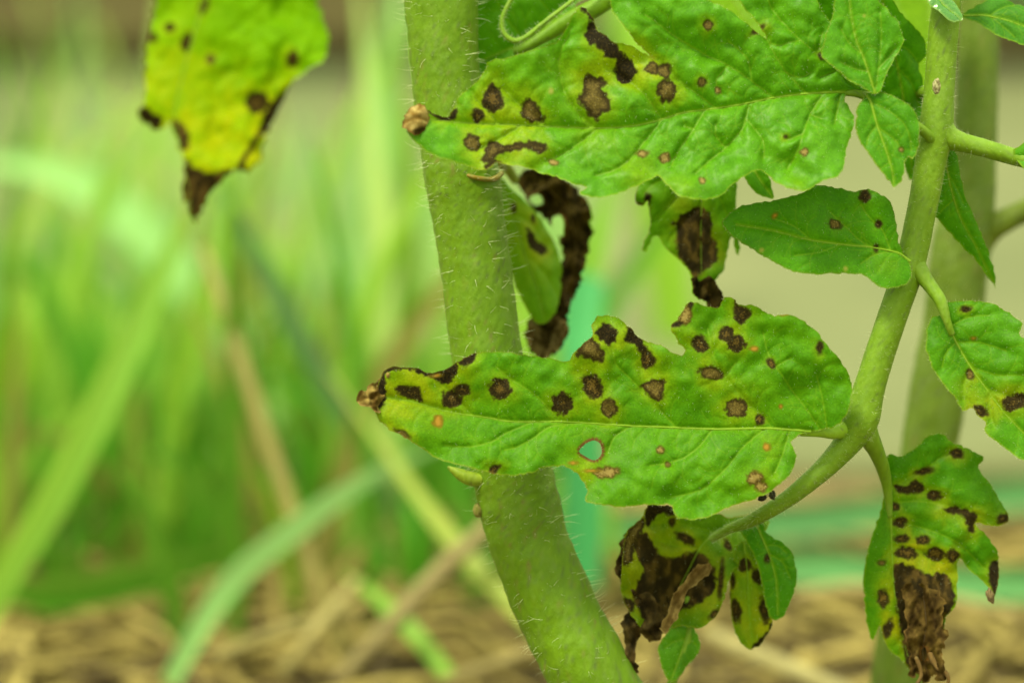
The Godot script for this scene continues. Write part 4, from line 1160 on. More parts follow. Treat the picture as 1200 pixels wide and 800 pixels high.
	# end leaflet: torn lobes and a blackened curl
	var l8: MeshInstance3D = leaf("end_leaflet", t, {
		"o": [754, 600, 758, 595, 774, 596, 788, 597, 800, 606, 820, 608, 838, 603, 858, 606, 878, 603, 896, 604, 902, 612, 897, 624, 884, 634, 878, 645, 868, 660, 856, 672, 850, 690, 846, 704, 838, 722, 820, 738, 800, 734, 785, 738, 768, 746, 752, 738, 738, 722, 728, 702, 725, 676, 726, 650, 732, 626, 746, 614],
		"d": .4155, "tilt": Vector2(0.05, 0.2), "mid": [896, 606, 870, 614, 840, 624, 822, 640, 808, 668, 790, 706, 776, 738], "veins": [[840, 624, 812, 618, 780, 612], [822, 640, 796, 640, 766, 634], [812, 660, 836, 690, 838, 715]],
		"spots": [[DEAD, [742, 640, 750, 628, 760, 636, 768, 646, 780, 654, 800, 650, 816, 646, 828, 654, 836, 668, 836, 690, 822, 706, 800, 714, 788, 724, 776, 738, 764, 738, 750, 722, 742, 700, 746, 684, 752, 670, 744, 656]], [BLACK, [752, 600, 757, 593, 788, 596, 788, 606, 772, 606, 764, 612, 756, 620]], [DARK, 803, 632, 12, 5, 28], [DARK, 786, 614, 4, 5], [DARK, 852, 640, 4, 7, -20], [DARK, 835, 722, 8, 4, -45], [DARK, 843, 680, 2.5, 22, 6], [GREY, [726, 640, 736, 622, 748, 612, 752, 622, 742, 640, 736, 664, 726, 668]], [DARK, 733, 712, 9, 10]],
		"yellow": [[770, 640, 26, .5], [738, 680, 18, .9], [740, 645, 14, .8], [845, 690, 16, .7], [800, 640, 22, .4], [828, 716, 14, .6]],
		"green": Color8(69, 109, 3), "pale": Color8(93, 129, 6), "fold": Vector2(0.35, 0.45), "puff": .4, "wave": 1.6, "step": .33, "texel": .1, "rib": 2.4, "seed": 12, "hairs": 400, "bumps": [[790, 685, 36, -4.0], [770, 600, 24, 1.5], [735, 670, 24, 3.0]]}, "blackened curling end leaflet beneath the spotted middle leaflet")
	leaf("dry_strip", l8, {"o": [829, 658, 834, 667, 822, 680, 808, 692, 800, 706, 792, 726, 782, 742, 774, 736, 784, 712, 790, 696, 802, 680, 816, 664], "d": .4112, "tilt": Vector2(0.1, 0.2), "mid": [828, 663, 808, 684, 792, 706, 780, 736], "green": Color8(108, 88, 52), "pale": Color8(138, 116, 76), "second": Color8(76, 58, 30), "vein": Color8(80, 62, 34), "rim_tone": Color8(140, 120, 80), "crumple": .5, "fold": Vector2(0.5, 0.5), "wave": .6, "net": .06, "roughness": .85, "gloss": .12, "step": .22, "texel": .08, "rib": 0.0, "through": 0.3, "ragged": 0.2, "fuzz": 0.0, "seed": 44}, "tan dried strip curling over the blackened patch")
	leaf("dead_tip", l8, {
		"o": [728, 632, 740, 618, 750, 612, 754, 640, 748, 664, 752, 690, 770, 704, 782, 730, 768, 752, 752, 744, 744, 764, 748, 786, 738, 800, 728, 786, 734, 756, 728, 728, 738, 712, 730, 690, 722, 664],
		"d": .4140, "tilt": Vector2(-0.1, 0.1), "mid": [746, 618, 738, 660, 750, 716, 738, 790], "green": Color8(62, 50, 26), "pale": Color8(96, 80, 48), "second": Color8(30, 23, 11), "vein": Color8(60, 44, 20), "rim_tone": Color8(110, 88, 56),
		"crumple": 1.4, "wave": 1.4, "net": .1, "roughness": .8, "gloss": .2, "step": .28, "texel": .1, "rib": 1.2, "through": 0.3, "ragged": 0.25, "fuzz": 0.0, "seed": 32})
	leaf("end_lobe", t, {
		"o": [862, 612, 880, 606, 896, 612, 899, 624, 916, 635, 929, 646, 935, 662, 936, 682, 926, 708, 919, 722, 911, 727, 902, 723, 898, 705, 894, 685, 886, 655, 874, 632],
		"d": .4120, "tilt": Vector2(0.25, -0.1), "mid": [884, 608, 892, 626, 902, 650, 910, 680, 912, 722], "veins": [[902, 650, 918, 660, 928, 680], [896, 640, 912, 640, 924, 650]], "spots": [[DARK, 899, 655, 3.5, 5]], "halo": .2, "green": Color8(53, 111, 4), "pale": Color8(74, 131, 12), "fold": Vector2(-0.2, -0.3), "rib": 1.6, "seed": 13, "hairs": 250}, "plain green rounded lobe of the end leaflet, to its right")
	leaf("end_lobe", t, {
		"o": [864, 640, 876, 636, 886, 652, 893, 676, 898, 700, 906, 728, 900, 744, 892, 756, 880, 762, 870, 756, 862, 742, 857, 722, 855, 700, 856, 672],
		"d": .4150, "tilt": Vector2(-0.1, -0.2), "mid": [872, 636, 876, 670, 878, 710, 882, 758], "spots": [[DARK, 873, 663, 8, 8], [DARK, 887, 676, 6, 9, -20], [DARK, 858, 682, 3.5, 8], [DARK, 862, 716, 7, 13, -8], [DARK, 896, 716, 6, 15, -10], [BLACK, [884, 754, 898, 742, 905, 730, 904, 744, 892, 758, 880, 764]], [DARK, 853, 700, 3, 6]], "yellow": [[876, 700, 26, .5], [880, 740, 22, .6], [895, 735, 12, .8]], "green": Color8(76, 117, 12), "pale": Color8(94, 133, 18), "fold": Vector2(-0.25, -0.25), "rib": 1.3, "seed": 14, "hairs": 200}, "yellow green pointed lobe of the end leaflet with black spotted edges")
	add_stalk("leaflet_stalk", t, [[806, 700, .4165, 4], [808, 730, .4155, 4], [806, 748, .415, 4.5], [798, 775, .415, 5], [786, 803, .416, 5.5], [774, 830, .418, 6]], a, b, 12, 6)
	leaf("leaflet", t, {
		"o": [808, 727, 797, 728, 786, 736, 778, 744, 771, 756, 772, 772, 776, 784, 786, 798, 797, 792, 806, 780, 818, 768, 822, 756, 818, 742],
		"d": .4142, "tilt": Vector2(0.1, 0.1), "mid": [808, 729, 804, 748, 796, 772, 787, 796], "veins": [[804, 748, 790, 752, 778, 760], [804, 748, 812, 752, 818, 756]], "green": Color8(66, 119, 14), "pale": Color8(89, 142, 26), "fold": Vector2(-0.4, 0.2), "rib": 1.6, "seed": 15, "hairs": 200}, "tiny pale green leaflet below the blackened end leaflet")

	# hanging leaflet between the upper and middle ones
	add_stalk("leaflet_stalk", t, [[1100, 112, .4055, 9], [1089, 109, .4140, 7.5], [1060, 106, .4165, 7.5], [980, 100, .4185, 7], [900, 115, .42, 6.5], [845, 155, .4195, 6], [828, 186, .419, 5]], a, b, 14, 6)
	var l9: MeshInstance3D = leaf("leaflet", t, {
		"o": [764, 200, 752, 212, 747, 226, 748, 243, 755, 246, 760, 238, 763, 252, 763, 275, 757, 287, 754, 297, 760, 299, 766, 286, 772, 280, 782, 293, 798, 307, 808, 318, 814, 332, 826, 332, 846, 318, 853, 298, 856, 284, 860, 280, 863, 297, 866, 301, 869, 290, 866, 275, 864, 240, 865, 212, 850, 190, 810, 176, 780, 184],
		"d": .4180, "tilt": Vector2(0.05, -0.25), "mid": [826, 182, 824, 220, 822, 260, 822, 300, 822, 330], "veins": [[824, 215, 795, 230, 768, 262], [823, 240, 800, 262, 785, 288], [824, 215, 845, 235, 858, 270], [824, 200, 785, 208, 755, 230]],
		"spots": [[DEAD, [817, 243, 806, 250, 796, 256, 793, 275, 794, 298, 802, 310, 812, 324, 822, 320, 830, 312, 839, 306, 840, 288, 833, 272, 834, 256, 824, 243]], [BLACK, 760, 236, 4, 7], [DARK, 751, 244, 4, 3], [DARK, 790, 264, 2, 2]],
		"yellow": [[800, 238, 18, .6], [836, 280, 14, .8], [846, 300, 12, .5], [790, 270, 16, .3]], "halo": .5, "green": Color8(70, 119, 4), "pale": Color8(91, 140, 12), "yellow_tone": Color8(140, 136, 10), "fold": Vector2(-0.35, -0.35), "puff": .35, "wave": .9, "rib": 1.6, "seed": 16, "hairs": 300, "bumps": [[752, 232, 14, 2.0], [838, 322, 16, 2.0]]}, "hanging leaflet with a big black dead patch between upper and middle leaflets")
	leaf("dead_tip", l9, {"o": [811, 326, 822, 328, 832, 324, 842, 336, 847, 350, 845, 362, 850, 372, 838, 378, 830, 366, 826, 352, 814, 346], "d": .4165, "tilt": Vector2(0.1, 0.1), "mid": [822, 326, 832, 345, 840, 374], "green": Color8(54, 44, 20), "pale": Color8(84, 70, 38), "second": Color8(28, 22, 9), "vein": Color8(60, 46, 20), "rim_tone": Color8(90, 76, 44), "crumple": 1.1, "wave": .6, "net": .06, "roughness": .85, "gloss": .12, "step": .22, "texel": .08, "rib": 0.0, "through": 0.3, "ragged": 0.2, "fuzz": 0.0, "seed": 45}, "black shrivelled tip of the hanging leaflet")
	leaf("leaflet", t, {
		"o": [872, 206, 876, 216, 884, 224, 894, 230, 908, 233, 906, 224, 903, 212, 896, 200, 884, 196], "d": .4120, "tilt": Vector2(0.1, 0.1), "mid": [884, 198, 892, 212, 906, 231], "green": Color8(57, 116, 1), "pale": Color8(80, 138, 4), "fold": Vector2(.2, .2), "rib": 1.4, "seed": 17}, "small dark green leaf tip peeping below the upper leaflet")

	# leaves along the top edge and on the right
	leaf("leaflet", t, {
		"o": [780, -50, 840, -60, 880, -20, 905, 40, 898, 58, 880, 50, 850, 34, 820, 20, 790, 0], "d": .4300, "tilt": Vector2(0.1, 0.6), "mid": [820, -50, 850, -10, 890, 48], "green": Color8(101, 144, 8), "pale": Color8(118, 160, 14), "through": .9, "fold": Vector2(.1, .1), "rib": 1.4, "seed": 18, "step": .45, "texel": .15}, "bright yellow green leaflet behind the top of the upper leaflet")
	leaf("leaflet", t, {
		"o": [1046, -40, 1110, -44, 1122, 20, 1112, 80, 1098, 120, 1082, 110, 1066, 60, 1044, 10], "d": .4380, "tilt": Vector2(0.1, 0.6), "mid": [1080, -40, 1090, 30, 1096, 115], "green": Color8(97, 140, 8), "pale": Color8(116, 156, 14), "through": .9, "fold": Vector2(.1, .1), "rib": 1.4, "seed": 19, "step": .45, "texel": .15}, "bright yellow green leaflet at the top behind the forward stalk")
	leaf("leaflet", t, {
		"o": [1126, 18, 1134, 12, 1150, 3, 1168, -8, 1186, 0, 1204, 8, 1236, 20, 1268, 44, 1280, 70, 1250, 72, 1215, 60, 1198, 52, 1180, 46, 1164, 38, 1148, 27], "d": .4080, "tilt": Vector2(-0.05, 0.3), "mid": [1130, 17, 1160, 18, 1200, 30, 1270, 62], "veins": [[1160, 18, 1175, 8, 1190, 4], [1160, 18, 1175, 30, 1190, 44], [1200, 30, 1220, 26, 1240, 28]], "green": Color8(55, 111, 22), "pale": Color8(76, 131, 36), "fold": Vector2(-0.15, -0.1), "rib": 1.8, "seed": 20, "step": .36, "texel": .12}, "green leaflet in the top right corner")
	leaf("leaflet", t, {
		"o": [1080, -20, 1088, 0, 1100, 12, 1112, 22, 1124, 25, 1129, 18, 1122, 6, 1112, -6, 1104, -24], "d": .4000, "tilt": Vector2(0.3, 0.7), "mid": [1090, -20, 1106, 4, 1127, 21], "green": Color8(47, 115, 16), "pale": Color8(64, 133, 26), "fold": Vector2(-.3, -.3), "puff": .6, "roughness": .25, "gloss": .7, "rib": 1.4, "seed": 21}, "small glossy leaflet tip at the top edge over the forward stalk")
	leaf("leaflet", t, {
		"o": [1102, 176, 1114, 172, 1124, 182, 1130, 210, 1136, 236, 1149, 268, 1161, 297, 1168, 326, 1168, 337, 1162, 330, 1145, 306, 1120, 280, 1100, 256, 1093, 243, 1096, 223, 1100, 198], "d": .4095, "tilt": Vector2(0.35, -0.3), "mid": [1108, 178, 1114, 215, 1126, 255, 1145, 290, 1166, 332], "veins": [[1112, 205, 1122, 220, 1132, 240], [1118, 235, 1108, 245, 1102, 255]], "green": Color8(57, 116, 1), "pale": Color8(80, 138, 4), "fold": Vector2(-.3, -.3), "rib": 1.6, "seed": 22, "hairs": 150}, "narrow pointed leaflet hanging behind the forward stalk")
	var rp := add_stalk("leaflet_stalk", t, [[1102, 122, .4045, 12], [1102, 144, .404, 15], [1112, 160, .4035, 14], [1130, 167, .403, 11.5], [1155, 174, .4025, 10.5], [1190, 184, .402, 10], [1215, 192, .4015, 10], [1260, 210, .401, 8]], a, b, 20, 6)
	hairs_on_tube("stem_hair", rp[0], rp[1], rp[2], 500, 0.3, 0.8, hair_mesh)
	leaf("leaflet", t, {
		"o": [1188, 180, 1196, 171, 1215, 160, 1260, 150, 1310, 170, 1340, 210, 1300, 250, 1250, 245, 1215, 215], "d": .4000, "tilt": Vector2(0.0, 0.3), "mid": [1192, 184, 1225, 192, 1260, 205, 1330, 212], "green": Color8(64, 123, 14), "pale": Color8(89, 150, 26), "fold": Vector2(.2, .2), "rib": 1.8, "seed": 23, "step": .4, "texel": .15}, "leaflet barely entering at the right edge on a short stalk")


# ---------------------------------------------------------------- setting and background

func noise_image(w: int, h: int, freq: float, seedling: int, ramp: Array) -> ImageTexture:
	var n := FastNoiseLite.new()
	n.seed = seedling
	n.frequency = freq
	n.fractal_octaves = 5
	var g := n.get_seamless_image(w, h)
	var out := Image.create(w, h, false, Image.FORMAT_RGB8)
	var r := RandomNumberGenerator.new()
	r.seed = seedling
	for y in h:
		for x in w:
			var t := clampf((g.get_pixel(x, y).r + r.randf_range(-0.12, 0.12)), 0, 0.999) * (ramp.size() - 1)
			out.set_pixel(x, y, Color(ramp[int(t)]).lerp(ramp[int(t) + 1], t - int(t)))
	return ImageTexture.create_from_image(out)


func box(called: String, lo: Vector3, hi: Vector3, m: Material, parent: Node3D, bevel := 0.0) -> MeshInstance3D:
	var st := SurfaceTool.new()
	st.begin(Mesh.PRIMITIVE_TRIANGLES)
	var c := (lo + hi) * 0.5
	var h := (hi - lo) * 0.5
	# a box with chamfered edges: each face inset, strips between
	for ax in 3:
		for sg in [-1.0, 1.0]:
			var n := Vector3.ZERO
			n[ax] = sg
			var a := Vector3.ZERO
			a[(ax + 1) % 3] = h[(ax + 1) % 3] - bevel
			var b := Vector3.ZERO
			b[(ax + 2) % 3] = h[(ax + 2) % 3] - bevel
			var f := n * h[ax]
			quad(st, c + f - a - b, c + f + a - b, c + f + a + b, c + f - a + b, n)
	if bevel > 0.0:
		for ax in 3:
			for s1 in [-1.0, 1.0]:
				for s2 in [-1.0, 1.0]:
					var u := (ax + 1) % 3
					var w := (ax + 2) % 3
					var p := Vector3.ZERO
					p[u] = s1 * h[u]
					p[w] = s2 * (h[w] - bevel)
					var q := Vector3.ZERO
					q[u] = s1 * (h[u] - bevel)
					q[w] = s2 * h[w]
					var l := Vector3.ZERO
					l[ax] = h[ax] - bevel
					var n := Vector3.ZERO
					n[u] = s1
					n[w] = s2
					quad(st, c + p - l, c + p + l, c + q + l, c + q - l, n.normalized())
	return put(called, st.commit(), m, parent)


func quad(st: SurfaceTool, a: Vector3, b: Vector3, c: Vector3, d: Vector3, n: Vector3) -> void:
	var list := [a, b, c, a, c, d] if (b - a).cross(c - a).dot(n) < 0.0 else [a, c, b, a, d, c]
	for p in list:
		st.set_normal(n)
		st.add_vertex(p)


# A blade: a long leaf of V section through points (world), widths in metres.
func blade(points: PackedVector3Array, width: float, keel: float, tip_share := 0.55, base_share := 0.7) -> ArrayMesh:
	var path := spline(points, 7)
	var n := path.size()
	var v := PackedVector3Array()
	var nn := PackedVector3Array()
	var idx := PackedInt32Array()
	for i in n:
		var t := float(i) / (n - 1)
		var dir := (path[mini(i + 1, n - 1)] - path[maxi(i - 1, 0)]).normalized()
		var face := (EYE - path[i]).normalized().rotated(dir, keel * 2.0)
		var s := dir.cross(face).normalized()
		var u := s.cross(dir)
		var w := width * 0.5 * minf(lerpf(base_share, 1.0, minf(t * 4.0, 1.0)), pow(maxf(1.0 - t, 0.0) / (1.0 - tip_share), 0.8) if t > tip_share else 1.0) + 0.00005
		for k in 5:
			var x := (k - 2) * 0.5
			v.append(path[i] + s * w * x + u * w * (absf(x) * keel + 0.12 * x * x))
			nn.append((u - s * signf(x) * keel * 0.7).normalized())
	for i in n - 1:
		for k in 4:
			var a := i * 5 + k
			idx.append_array([a, a + 5, a + 1, a + 1, a + 5, a + 6])
	var arr := []
	arr.resize(Mesh.ARRAY_MAX)
	arr[Mesh.ARRAY_VERTEX] = v
	arr[Mesh.ARRAY_NORMAL] = smooth_normals(v, idx, nn)
	arr[Mesh.ARRAY_INDEX] = idx
	var m := ArrayMesh.new()
	m.add_surface_from_arrays(Mesh.PRIMITIVE_TRIANGLES, arr)
	return m


func setting() -> void:
	var soil := StandardMaterial3D.new()
	soil.resource_name = "soil"
	soil.albedo_texture = noise_image(512, 512, 0.03, 12, [Color8(66, 54, 34), Color8(92, 78, 48), Color8(118, 102, 66), Color8(138, 122, 82)])
	soil.uv1_triplanar = true
	soil.uv1_world_triplanar = true
	soil.uv1_scale = Vector3(4, 4, 4)
	soil.roughness = 0.95
	# gently uneven soil, level with the wide ground beyond
	var st := SurfaceTool.new()
	st.begin(Mesh.PRIMITIVE_TRIANGLES)
	var n := 90
	for j in n + 1:
		for i in n + 1:
			var x := lerpf(-0.8, 0.8, float(i) / n)
			var z := lerpf(-0.78, 0.1, float(j) / n)
			st.set_uv(Vector2(x, z))
			st.add_vertex(Vector3(x, 0.004 + 0.006 * coarse.get_noise_2d(x * 400.0, z * 400.0), z))
	for j in n:
		for i in n:
			var a := j * (n + 1) + i
			for k in [a, a + 1, a + n + 1, a + 1, a + n + 2, a + n + 1]:
				st.add_index(k)
	st.generate_normals()
	var bed := put("soil_bed", st.commit(), soil, self)
	tag(bed, "brown crumbly soil bed strewn with straw", "", "", "structure")
	var far := PlaneMesh.new()
	far.size = Vector2(400, 400)
	var turf := StandardMaterial3D.new()
	turf.resource_name = "far ground"
	turf.albedo_texture = noise_image(256, 256, 0.03, 17, [Color8(70, 90, 30), Color8(96, 108, 50), Color8(120, 116, 70)])
	turf.uv1_triplanar = true
	turf.uv1_world_triplanar = true
	turf.uv1_scale = Vector3(0.8, 0.8, 0.8)
	turf.roughness = 0.95
	var g := put("ground", far, turf, self)
	g.position = Vector3(0, -0.006, 0)
	tag(g, "open ground reaching to the horizon", "", "", "structure")
	# pale dry path behind the bed
	var dust := StandardMaterial3D.new()
	dust.resource_name = "path"
	dust.albedo_texture = noise_image(512, 512, 0.012, 13, [Color8(82, 89, 58), Color8(95, 100, 68), Color8(102, 106, 74), Color8(110, 113, 80)])
	dust.uv1_triplanar = true
	dust.uv1_world_triplanar = true
	dust.uv1_scale = Vector3(1.1, 1.1, 1.1)
	dust.roughness = 0.9
	var path := box("path", Vector3(-2.5, -0.03, -2.6), Vector3(2.5, 0.012, -0.76), dust, self, 0.004)
	tag(path, "pale beige path behind the bed", "", "", "structure")
	# weathered timber edging on blocks behind the path
	var wood := StandardMaterial3D.new()
	wood.resource_name = "weathered timber"
	wood.albedo_texture = noise_image(512, 512, 0.02, 14, [Color8(66, 58, 36), Color8(98, 88, 56), Color8(122, 110, 74)])
	wood.uv1_triplanar = true
	wood.uv1_world_triplanar = true
	wood.uv1_scale = Vector3(0.9, 9, 9)
	wood.roughness = 0.85
	var z := -1.93
	var p := thing("timber_board", "weathered brown timber board raised on blocks behind the path", "timber board", Vector3(0, 0.01, z))
	box("board", Vector3(-1.9, 0.030, z - 0.16), Vector3(1.9, 0.17, z), wood, p, 0.004)
	box("board", Vector3(-1.9, 0.173, z - 0.16), Vector3(1.9, 0.31, z - 0.012), wood, p, 0.004)
	for x in [-1.5, -0.75, 0.0, 0.75, 1.5]:
		box("block", Vector3(x - 0.05, 0.0115, z - 0.155), Vector3(x + 0.05, 0.0295, z - 0.04), wood, p, 0.003)
	var back := StandardMaterial3D.new()
	back.resource_name = "dark soil"
	back.albedo_color = Color8(48, 42, 26)
	back.roughness = 0.95
	var bank := box("raised_bed", Vector3(-1.9, -0.03, z - 1.2), Vector3(1.9, 0.30, z - 0.163), back, self, 0.01)
	tag(bank, "dark raised soil bed behind the timber board", "", "", "structure")


func grass_blade(label: String, pts: PackedVector3Array, width: float, m: Material, keel := 0.25, category := "grass blade", called := "grass_blade") -> void:
	var o := put(called, blade(pts, width, keel), m, self)
	o.name = numbered(called)
	tag(o, label, category)


func straw(label: String, rows: Array, c: Color, called := "straw_stalk") -> void:
	var st := stalk(lying(rows) if "lying" in label or "under the end" in label else rooted(rows), 8)
	var o := put(called, tube(st[0], st[1], 10, skin(c.darkened(0.15), c.lightened(0.1), 0.2, 0.1), 0.12), mat("straw", Color.WHITE, 0.7, 0.0, Color.WHITE, true), self)
	o.name = numbered(called)
	tag(o, label, "straw stalk")


# The lowest row is set on the soil and the rest moved by as much in depth.
func rooted(rows: Array) -> Array:
	var low: Array = rows[0]
	for r in rows:
		if r[1] > low[1]:
			low = r
	if low[1] < 500:
		return rows
	var shift: float = (on_ground(low[0], low[1], 0.018) - EYE).dot(F) - float(low[2])
	var out := []
	for r in rows:
		var q: Array = r.duplicate()
		q[2] += shift
		out.append(q)
	return out


func lying(rows: Array) -> Array:
	var out := []
	for r in rows:
		var q: Array = r.duplicate()
		q[2] = (on_ground(r[0], r[1], 0.026) - EYE).dot(F)
		out.append(q)
	return out


func on_board(rows: Array) -> Array:
	var out := []
	for r in rows:
		var way: Vector3 = F + R * ((r[0] - 600.0) * K) + U * ((400.0 - r[1]) * K)
		out.append([r[0], r[1], -1.926 / way.z])
	return out


func seen(rows: Array) -> PackedVector3Array:
	var out := PackedVector3Array()
	for r in rows:
		out.append(sight(r[0], r[1], r[2]))
	return out


func bl(rows: Array) -> PackedVector3Array:
	var out := PackedVector3Array()
	for r in rooted(rows):
		out.append(sight(r[0], r[1], r[2]))
	return out


func strip(label: String, rows: Array, w: float, m: Material) -> void:
	var o := put("plastic_strip", blade(seen(rows), w, 0.15, 0.97, 1.0), m, self)
	o.name = numbered("plastic_strip")
	tag(o, label, "plastic strip", "turquoise plastic strips round the plants")


func gl(rows: Array) -> Array:
	var out := []
	for r in rows:
		out.append([r[0], r[1], (on_ground(r[0], r[1], 0.020) - EYE).dot(F)])
	return out


func background() -> void:
	var fresh := mat("fresh grass", Color8(110, 156, 54), 0.5, 0.8, Color(0.8, 1, 0.4))
	var deep := mat("deep grass", Color8(58, 126, 4), 0.5, 0.5, Color(0.8, 1, 0.4))
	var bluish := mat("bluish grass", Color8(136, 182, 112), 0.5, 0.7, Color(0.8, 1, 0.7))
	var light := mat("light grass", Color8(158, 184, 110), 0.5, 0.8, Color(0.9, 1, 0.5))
	var lime := mat("lime grass", Color8(112, 156, 34), 0.5, 0.5, Color(0.9, 1, 0.3))
	var gold := mat("dry grass", Color8(132, 128, 66), 0.6, 0.4, Color(1, 0.9, 0.5))
	var teal := mat("turquoise plastic", Color8(56, 140, 84), 0.45, 0.3, Color(0.6, 1, 0.7))
	var mint := mat("faded turquoise plastic", Color8(98, 158, 104), 0.5, 0.3, Color(0.7, 1, 0.7))
	# blades one can make out through the blur
	grass_blade("broad fresh green grass blade slanting down to the left edge", bl([[-60, 780, .62], [60, 580, .63], [130, 440, .64], [190, 310, .66], [215, 240, .67]]), .0075, fresh)
	grass_blade("dark green stalk running down from under the yellowing leaf", bl([[470, 620, .66], [410, 510, .64], [330, 370, .62], [280, 270, .61], [255, 215, .605]]), .0070, mat("dark stalk", Color8(48, 118, 14), 0.5, 0.5), .4)
	grass_blade("pale grass blade crossing low behind the straw", bl([[195, 800, .60], [260, 690, .61], [340, 620, .62], [430, 560, .64], [520, 520, .66]]), .0055, bluish)
	grass_blade("yellow streaked blade slanting down to the thick stem", bl([[680, 800, .60], [600, 710, .61], [530, 635, .62], [470, 555, .64], [380, 430, .67]]), .0042, mat("yellow grass", Color8(122, 136, 48), 0.5, 0.3))
	grass_blade("lime green blade at the left edge", bl([[-20, 620, .66], [0, 480, .66], [20, 380, .66], [36, 330, .67]]), .013, lime)
	grass_blade("bluish green blade arching across the upper left", bl([[330, 520, .80], [250, 380, .80], [150, 260, .80], [60, 205, .80], [-30, 190, .80]]), .013, bluish)
	grass_blade("upright pale blade left of the thick stem", bl([[455, 620, .75], [446, 420, .75], [434, 200, .76], [418, -40, .78]]), .007, light, .3)
	grass_blade("green blade leaning right behind the thick stem", bl([[660, 640, .72], [640, 420, .72], [690, 300, .72], [720, 190, .73]]), .011, fresh)
	grass_blade("low green blade lying across the lower left", bl([[-40, 700, .66], [80, 690, .66], [200, 665, .67], [330, 640, .68]]), .009, deep)
	grass_blade("green blade curving down beside the thick stem foot", bl([[530, 800, .58], [490, 750, .59], [440, 700, .60], [400, 670, .62]]), .0036, fresh)
	grass_blade("tall pale green blade standing behind the yellowing leaf", bl([[150, 420, .95], [172, 220, .95], [190, 60, .96], [202, -60, .97]]), .009, light)
	grass_blade("pale bluish blade leaning right at upper left centre", bl([[400, 420, .90], [425, 220, .90], [452, 60, .90], [476, -60, .91]]), .012, bluish)
	grass_blade("broad lime blade seen through the gap between the upper leaves", bl([[790, 420, .95], [765, 220, .95], [742, 70, .95], [716, -60, .96]]), .022, lime)
	straw("long tan straw stalk standing left of centre", [[400, 760, .57, 10], [370, 680, .57, 10], [325, 550, .575, 9.5], [288, 440, .58, 9], [258, 350, .585, 8], [238, 290, .59, 5]], Color8(136, 124, 66))
	straw("grey straw stalk leaning to the thick stem", [[395, 800, .57, 9], [450, 740, .57, 10], [510, 675, .575, 11], [565, 625, .58, 10], [610, 590, .585, 8]], Color8(128, 112, 72))
	straw("short pale straw stub pointing up at lower left", [[330, 790, .56, 7], [365, 745, .56, 8], [395, 708, .565, 8], [420, 680, .57, 6]], Color8(150, 136, 84))
	straw("straw lying flat at the bottom left", [[255, 770, .56, 7], [330, 740, .56, 8], [420, 716, .565, 7]], Color8(134, 120, 70))
	straw("straw lying flat under the thick stem", [[520, 800, .55, 7], [600, 772, .55, 8], [690, 745, .555, 8], [760, 730, .56, 6]], Color8(138, 120, 72))
	straw("pale straw under the end leaflet", [[830, 742, .60, 9], [880, 765, .60, 11], [940, 790, .60, 11], [1000, 815, .60, 9]], Color8(150, 138, 92))
	straw("straw lying at the lower right", [[930, 700, .64, 8], [1000, 690, .64, 9], [1090, 700, .64, 8], [1200, 722, .64, 7]], Color8(140, 122, 76))
	# turquoise plastic strips
	strip("turquoise plastic strip hanging upright just right of the thick stem", rooted([[676, 690, .66], [682, 560, .66], [680, 450, .66], [678, 380, .665], [686, 320, .67]]), .0095, teal)
	strip("turquoise plastic strip across the ground, the farther of the two", gl([[600, 622], [700, 616], [830, 616], [960, 606], [1080, 590], [1230, 574]]), .0085, mint)
	strip("turquoise plastic strip across the ground, the nearer of the two", gl([[860, 664], [960, 662], [1080, 676], [1240, 684]]), .0080, mint)
	strip("scrap of turquoise plastic on the timber board, seen between upper leaves", on_board([[688, 30], [700, 31], [714, 28]]), .012, teal)
	strip("turquoise plastic scrap on the timber board in the top right corner", on_board([[1184, -20], [1200, -6], [1220, 10]]), .018, teal)

	# loose grass, counted by nobody: blades in a few shades
	var shades := [fresh, deep, light, bluish, lime, gold]
	var share := [80, 70, 90, 80, 30, 20]
	var r := RandomNumberGenerator.new()
	r.seed = 99
	var protos := []
	for k in 5:
		var pts := PackedVector3Array()
		for i in 6:
			var t := i / 5.0
			pts.append(Vector3(0.55 * t * t * (k - 1.2) * 0.35, t - 0.18 * t * t * k * 0.4, 0.1 * t * t))
		protos.append(pts)
	var tufts := []
	for i in 13:
		tufts.append(Vector2(lerpf(-0.18, 0.0, r.randf()), -lerpf(0.63, 0.84, r.randf())))
	for k in shades.size():
		var st := SurfaceTool.new()
		st.begin(Mesh.PRIMITIVE_TRIANGLES)
		for i in share[k]:
			var tf: Vector2 = tufts[r.randi() % tufts.size()]
			var base := Vector3(tf.x + r.randfn(0, 0.022), 0.002, tf.y + r.randfn(0, 0.03))
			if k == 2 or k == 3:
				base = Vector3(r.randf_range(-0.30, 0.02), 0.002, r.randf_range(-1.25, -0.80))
			var h := r.randf_range(0.035, 0.088) if r.randf() < 0.93 else r.randf_range(0.12, 0.17)
			var turn := Basis(Vector3.UP, r.randf() * TAU)
			var pts := PackedVector3Array()
			for p in protos[r.randi() % protos.size()]:
				pts.append(base + turn * (Vector3(p.x, p.y, p.z) * h))
			st.append_from(blade(pts, r.randf_range(0.003, 0.0065), 0.25), 0, Transform3D())
		var o := put("grass_clump", st.commit(), shades[k], self)
		o.name = numbered("grass_clump")
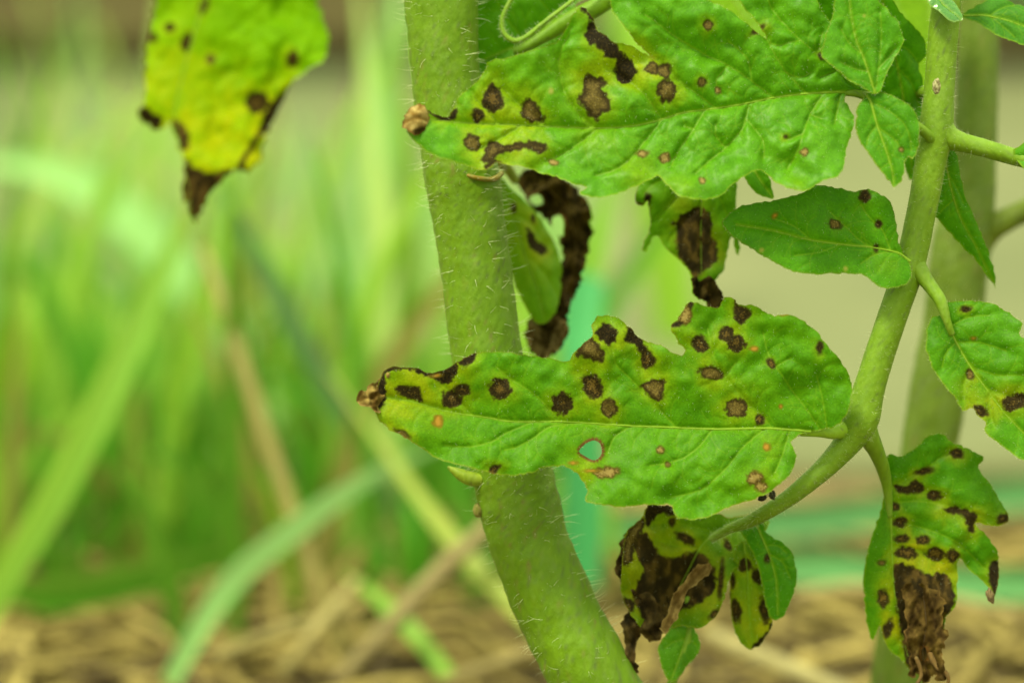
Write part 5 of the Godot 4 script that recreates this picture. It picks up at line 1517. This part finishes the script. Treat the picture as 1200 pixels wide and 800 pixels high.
		tag(o, ["mass of fresh green grass behind the stem", "mass of deep green grass at left", "sparse pale grass at upper left", "mass of bluish grass at left rear", "sparse lime grass at left", "dry golden grass among the green"][k], "grass", "", "stuff")

	# low young grass at the foot, over the soil at left
	var low := SurfaceTool.new()
	low.begin(Mesh.PRIMITIVE_TRIANGLES)
	for i in 150:
		var base := Vector3(r.randf_range(-0.19, 0.015), 0.002, r.randf_range(-0.76, -0.61))
		var h := r.randf_range(0.025, 0.075)
		var turn := Basis(Vector3.UP, r.randf() * TAU)
		var pts := PackedVector3Array()
		for q in protos[2 + r.randi() % 3]:
			pts.append(base + turn * (q * h))
		low.append_from(blade(pts, r.randf_range(0.002, 0.005), 0.25), 0, Transform3D())
	var lo := put("grass_clump", low.commit(), deep, self)
	lo.name = numbered("grass_clump")
	tag(lo, "low young grass at the foot of the clump at lower left", "grass", "", "stuff")

	# straw litter on the soil
	var bits := tube(PackedVector3Array([Vector3(-0.5, 0, 0), Vector3(-0.2, 0.02, 0.02), Vector3(0.2, 0.02, -0.02), Vector3(0.5, 0, 0)]), PackedFloat32Array([0.03, 0.035, 0.035, 0.025]), 6)
	var mm := MultiMesh.new()
	mm.transform_format = MultiMesh.TRANSFORM_3D
	mm.use_colors = true
	mm.mesh = bits
	mm.instance_count = 4200
	for i in 4200:
		var p := Vector3(r.randf_range(-0.35, 0.4), 0.005 + r.randf() * 0.009, -r.randf_range(0.42, 0.70))
		var l := r.randf_range(0.010, 0.045)
		var bs := Basis.from_euler(Vector3(r.randfn(0, .15), r.randf() * TAU, r.randfn(0, .16))).scaled_local(Vector3(l, l * r.randf_range(.4, 1.0), l))
		mm.set_instance_transform(i, Transform3D(bs, p))
		var c := Color8(104, 90, 46).lerp(Color8(170, 152, 92), pow(r.randf(), 1.1))
		if r.randf() < 0.25:
			c = Color8(66, 52, 30)
		mm.set_instance_color(i, c.srgb_to_linear())
	var o := MultiMeshInstance3D.new()
	o.name = "straw_litter"
	o.multimesh = mm
	o.material_override = mat("litter", Color.WHITE, 0.8, 0.0, Color.WHITE, true)
	add_child(o)
	tag(o, "straw and dead stalks littering the soil", "straw", "", "stuff")
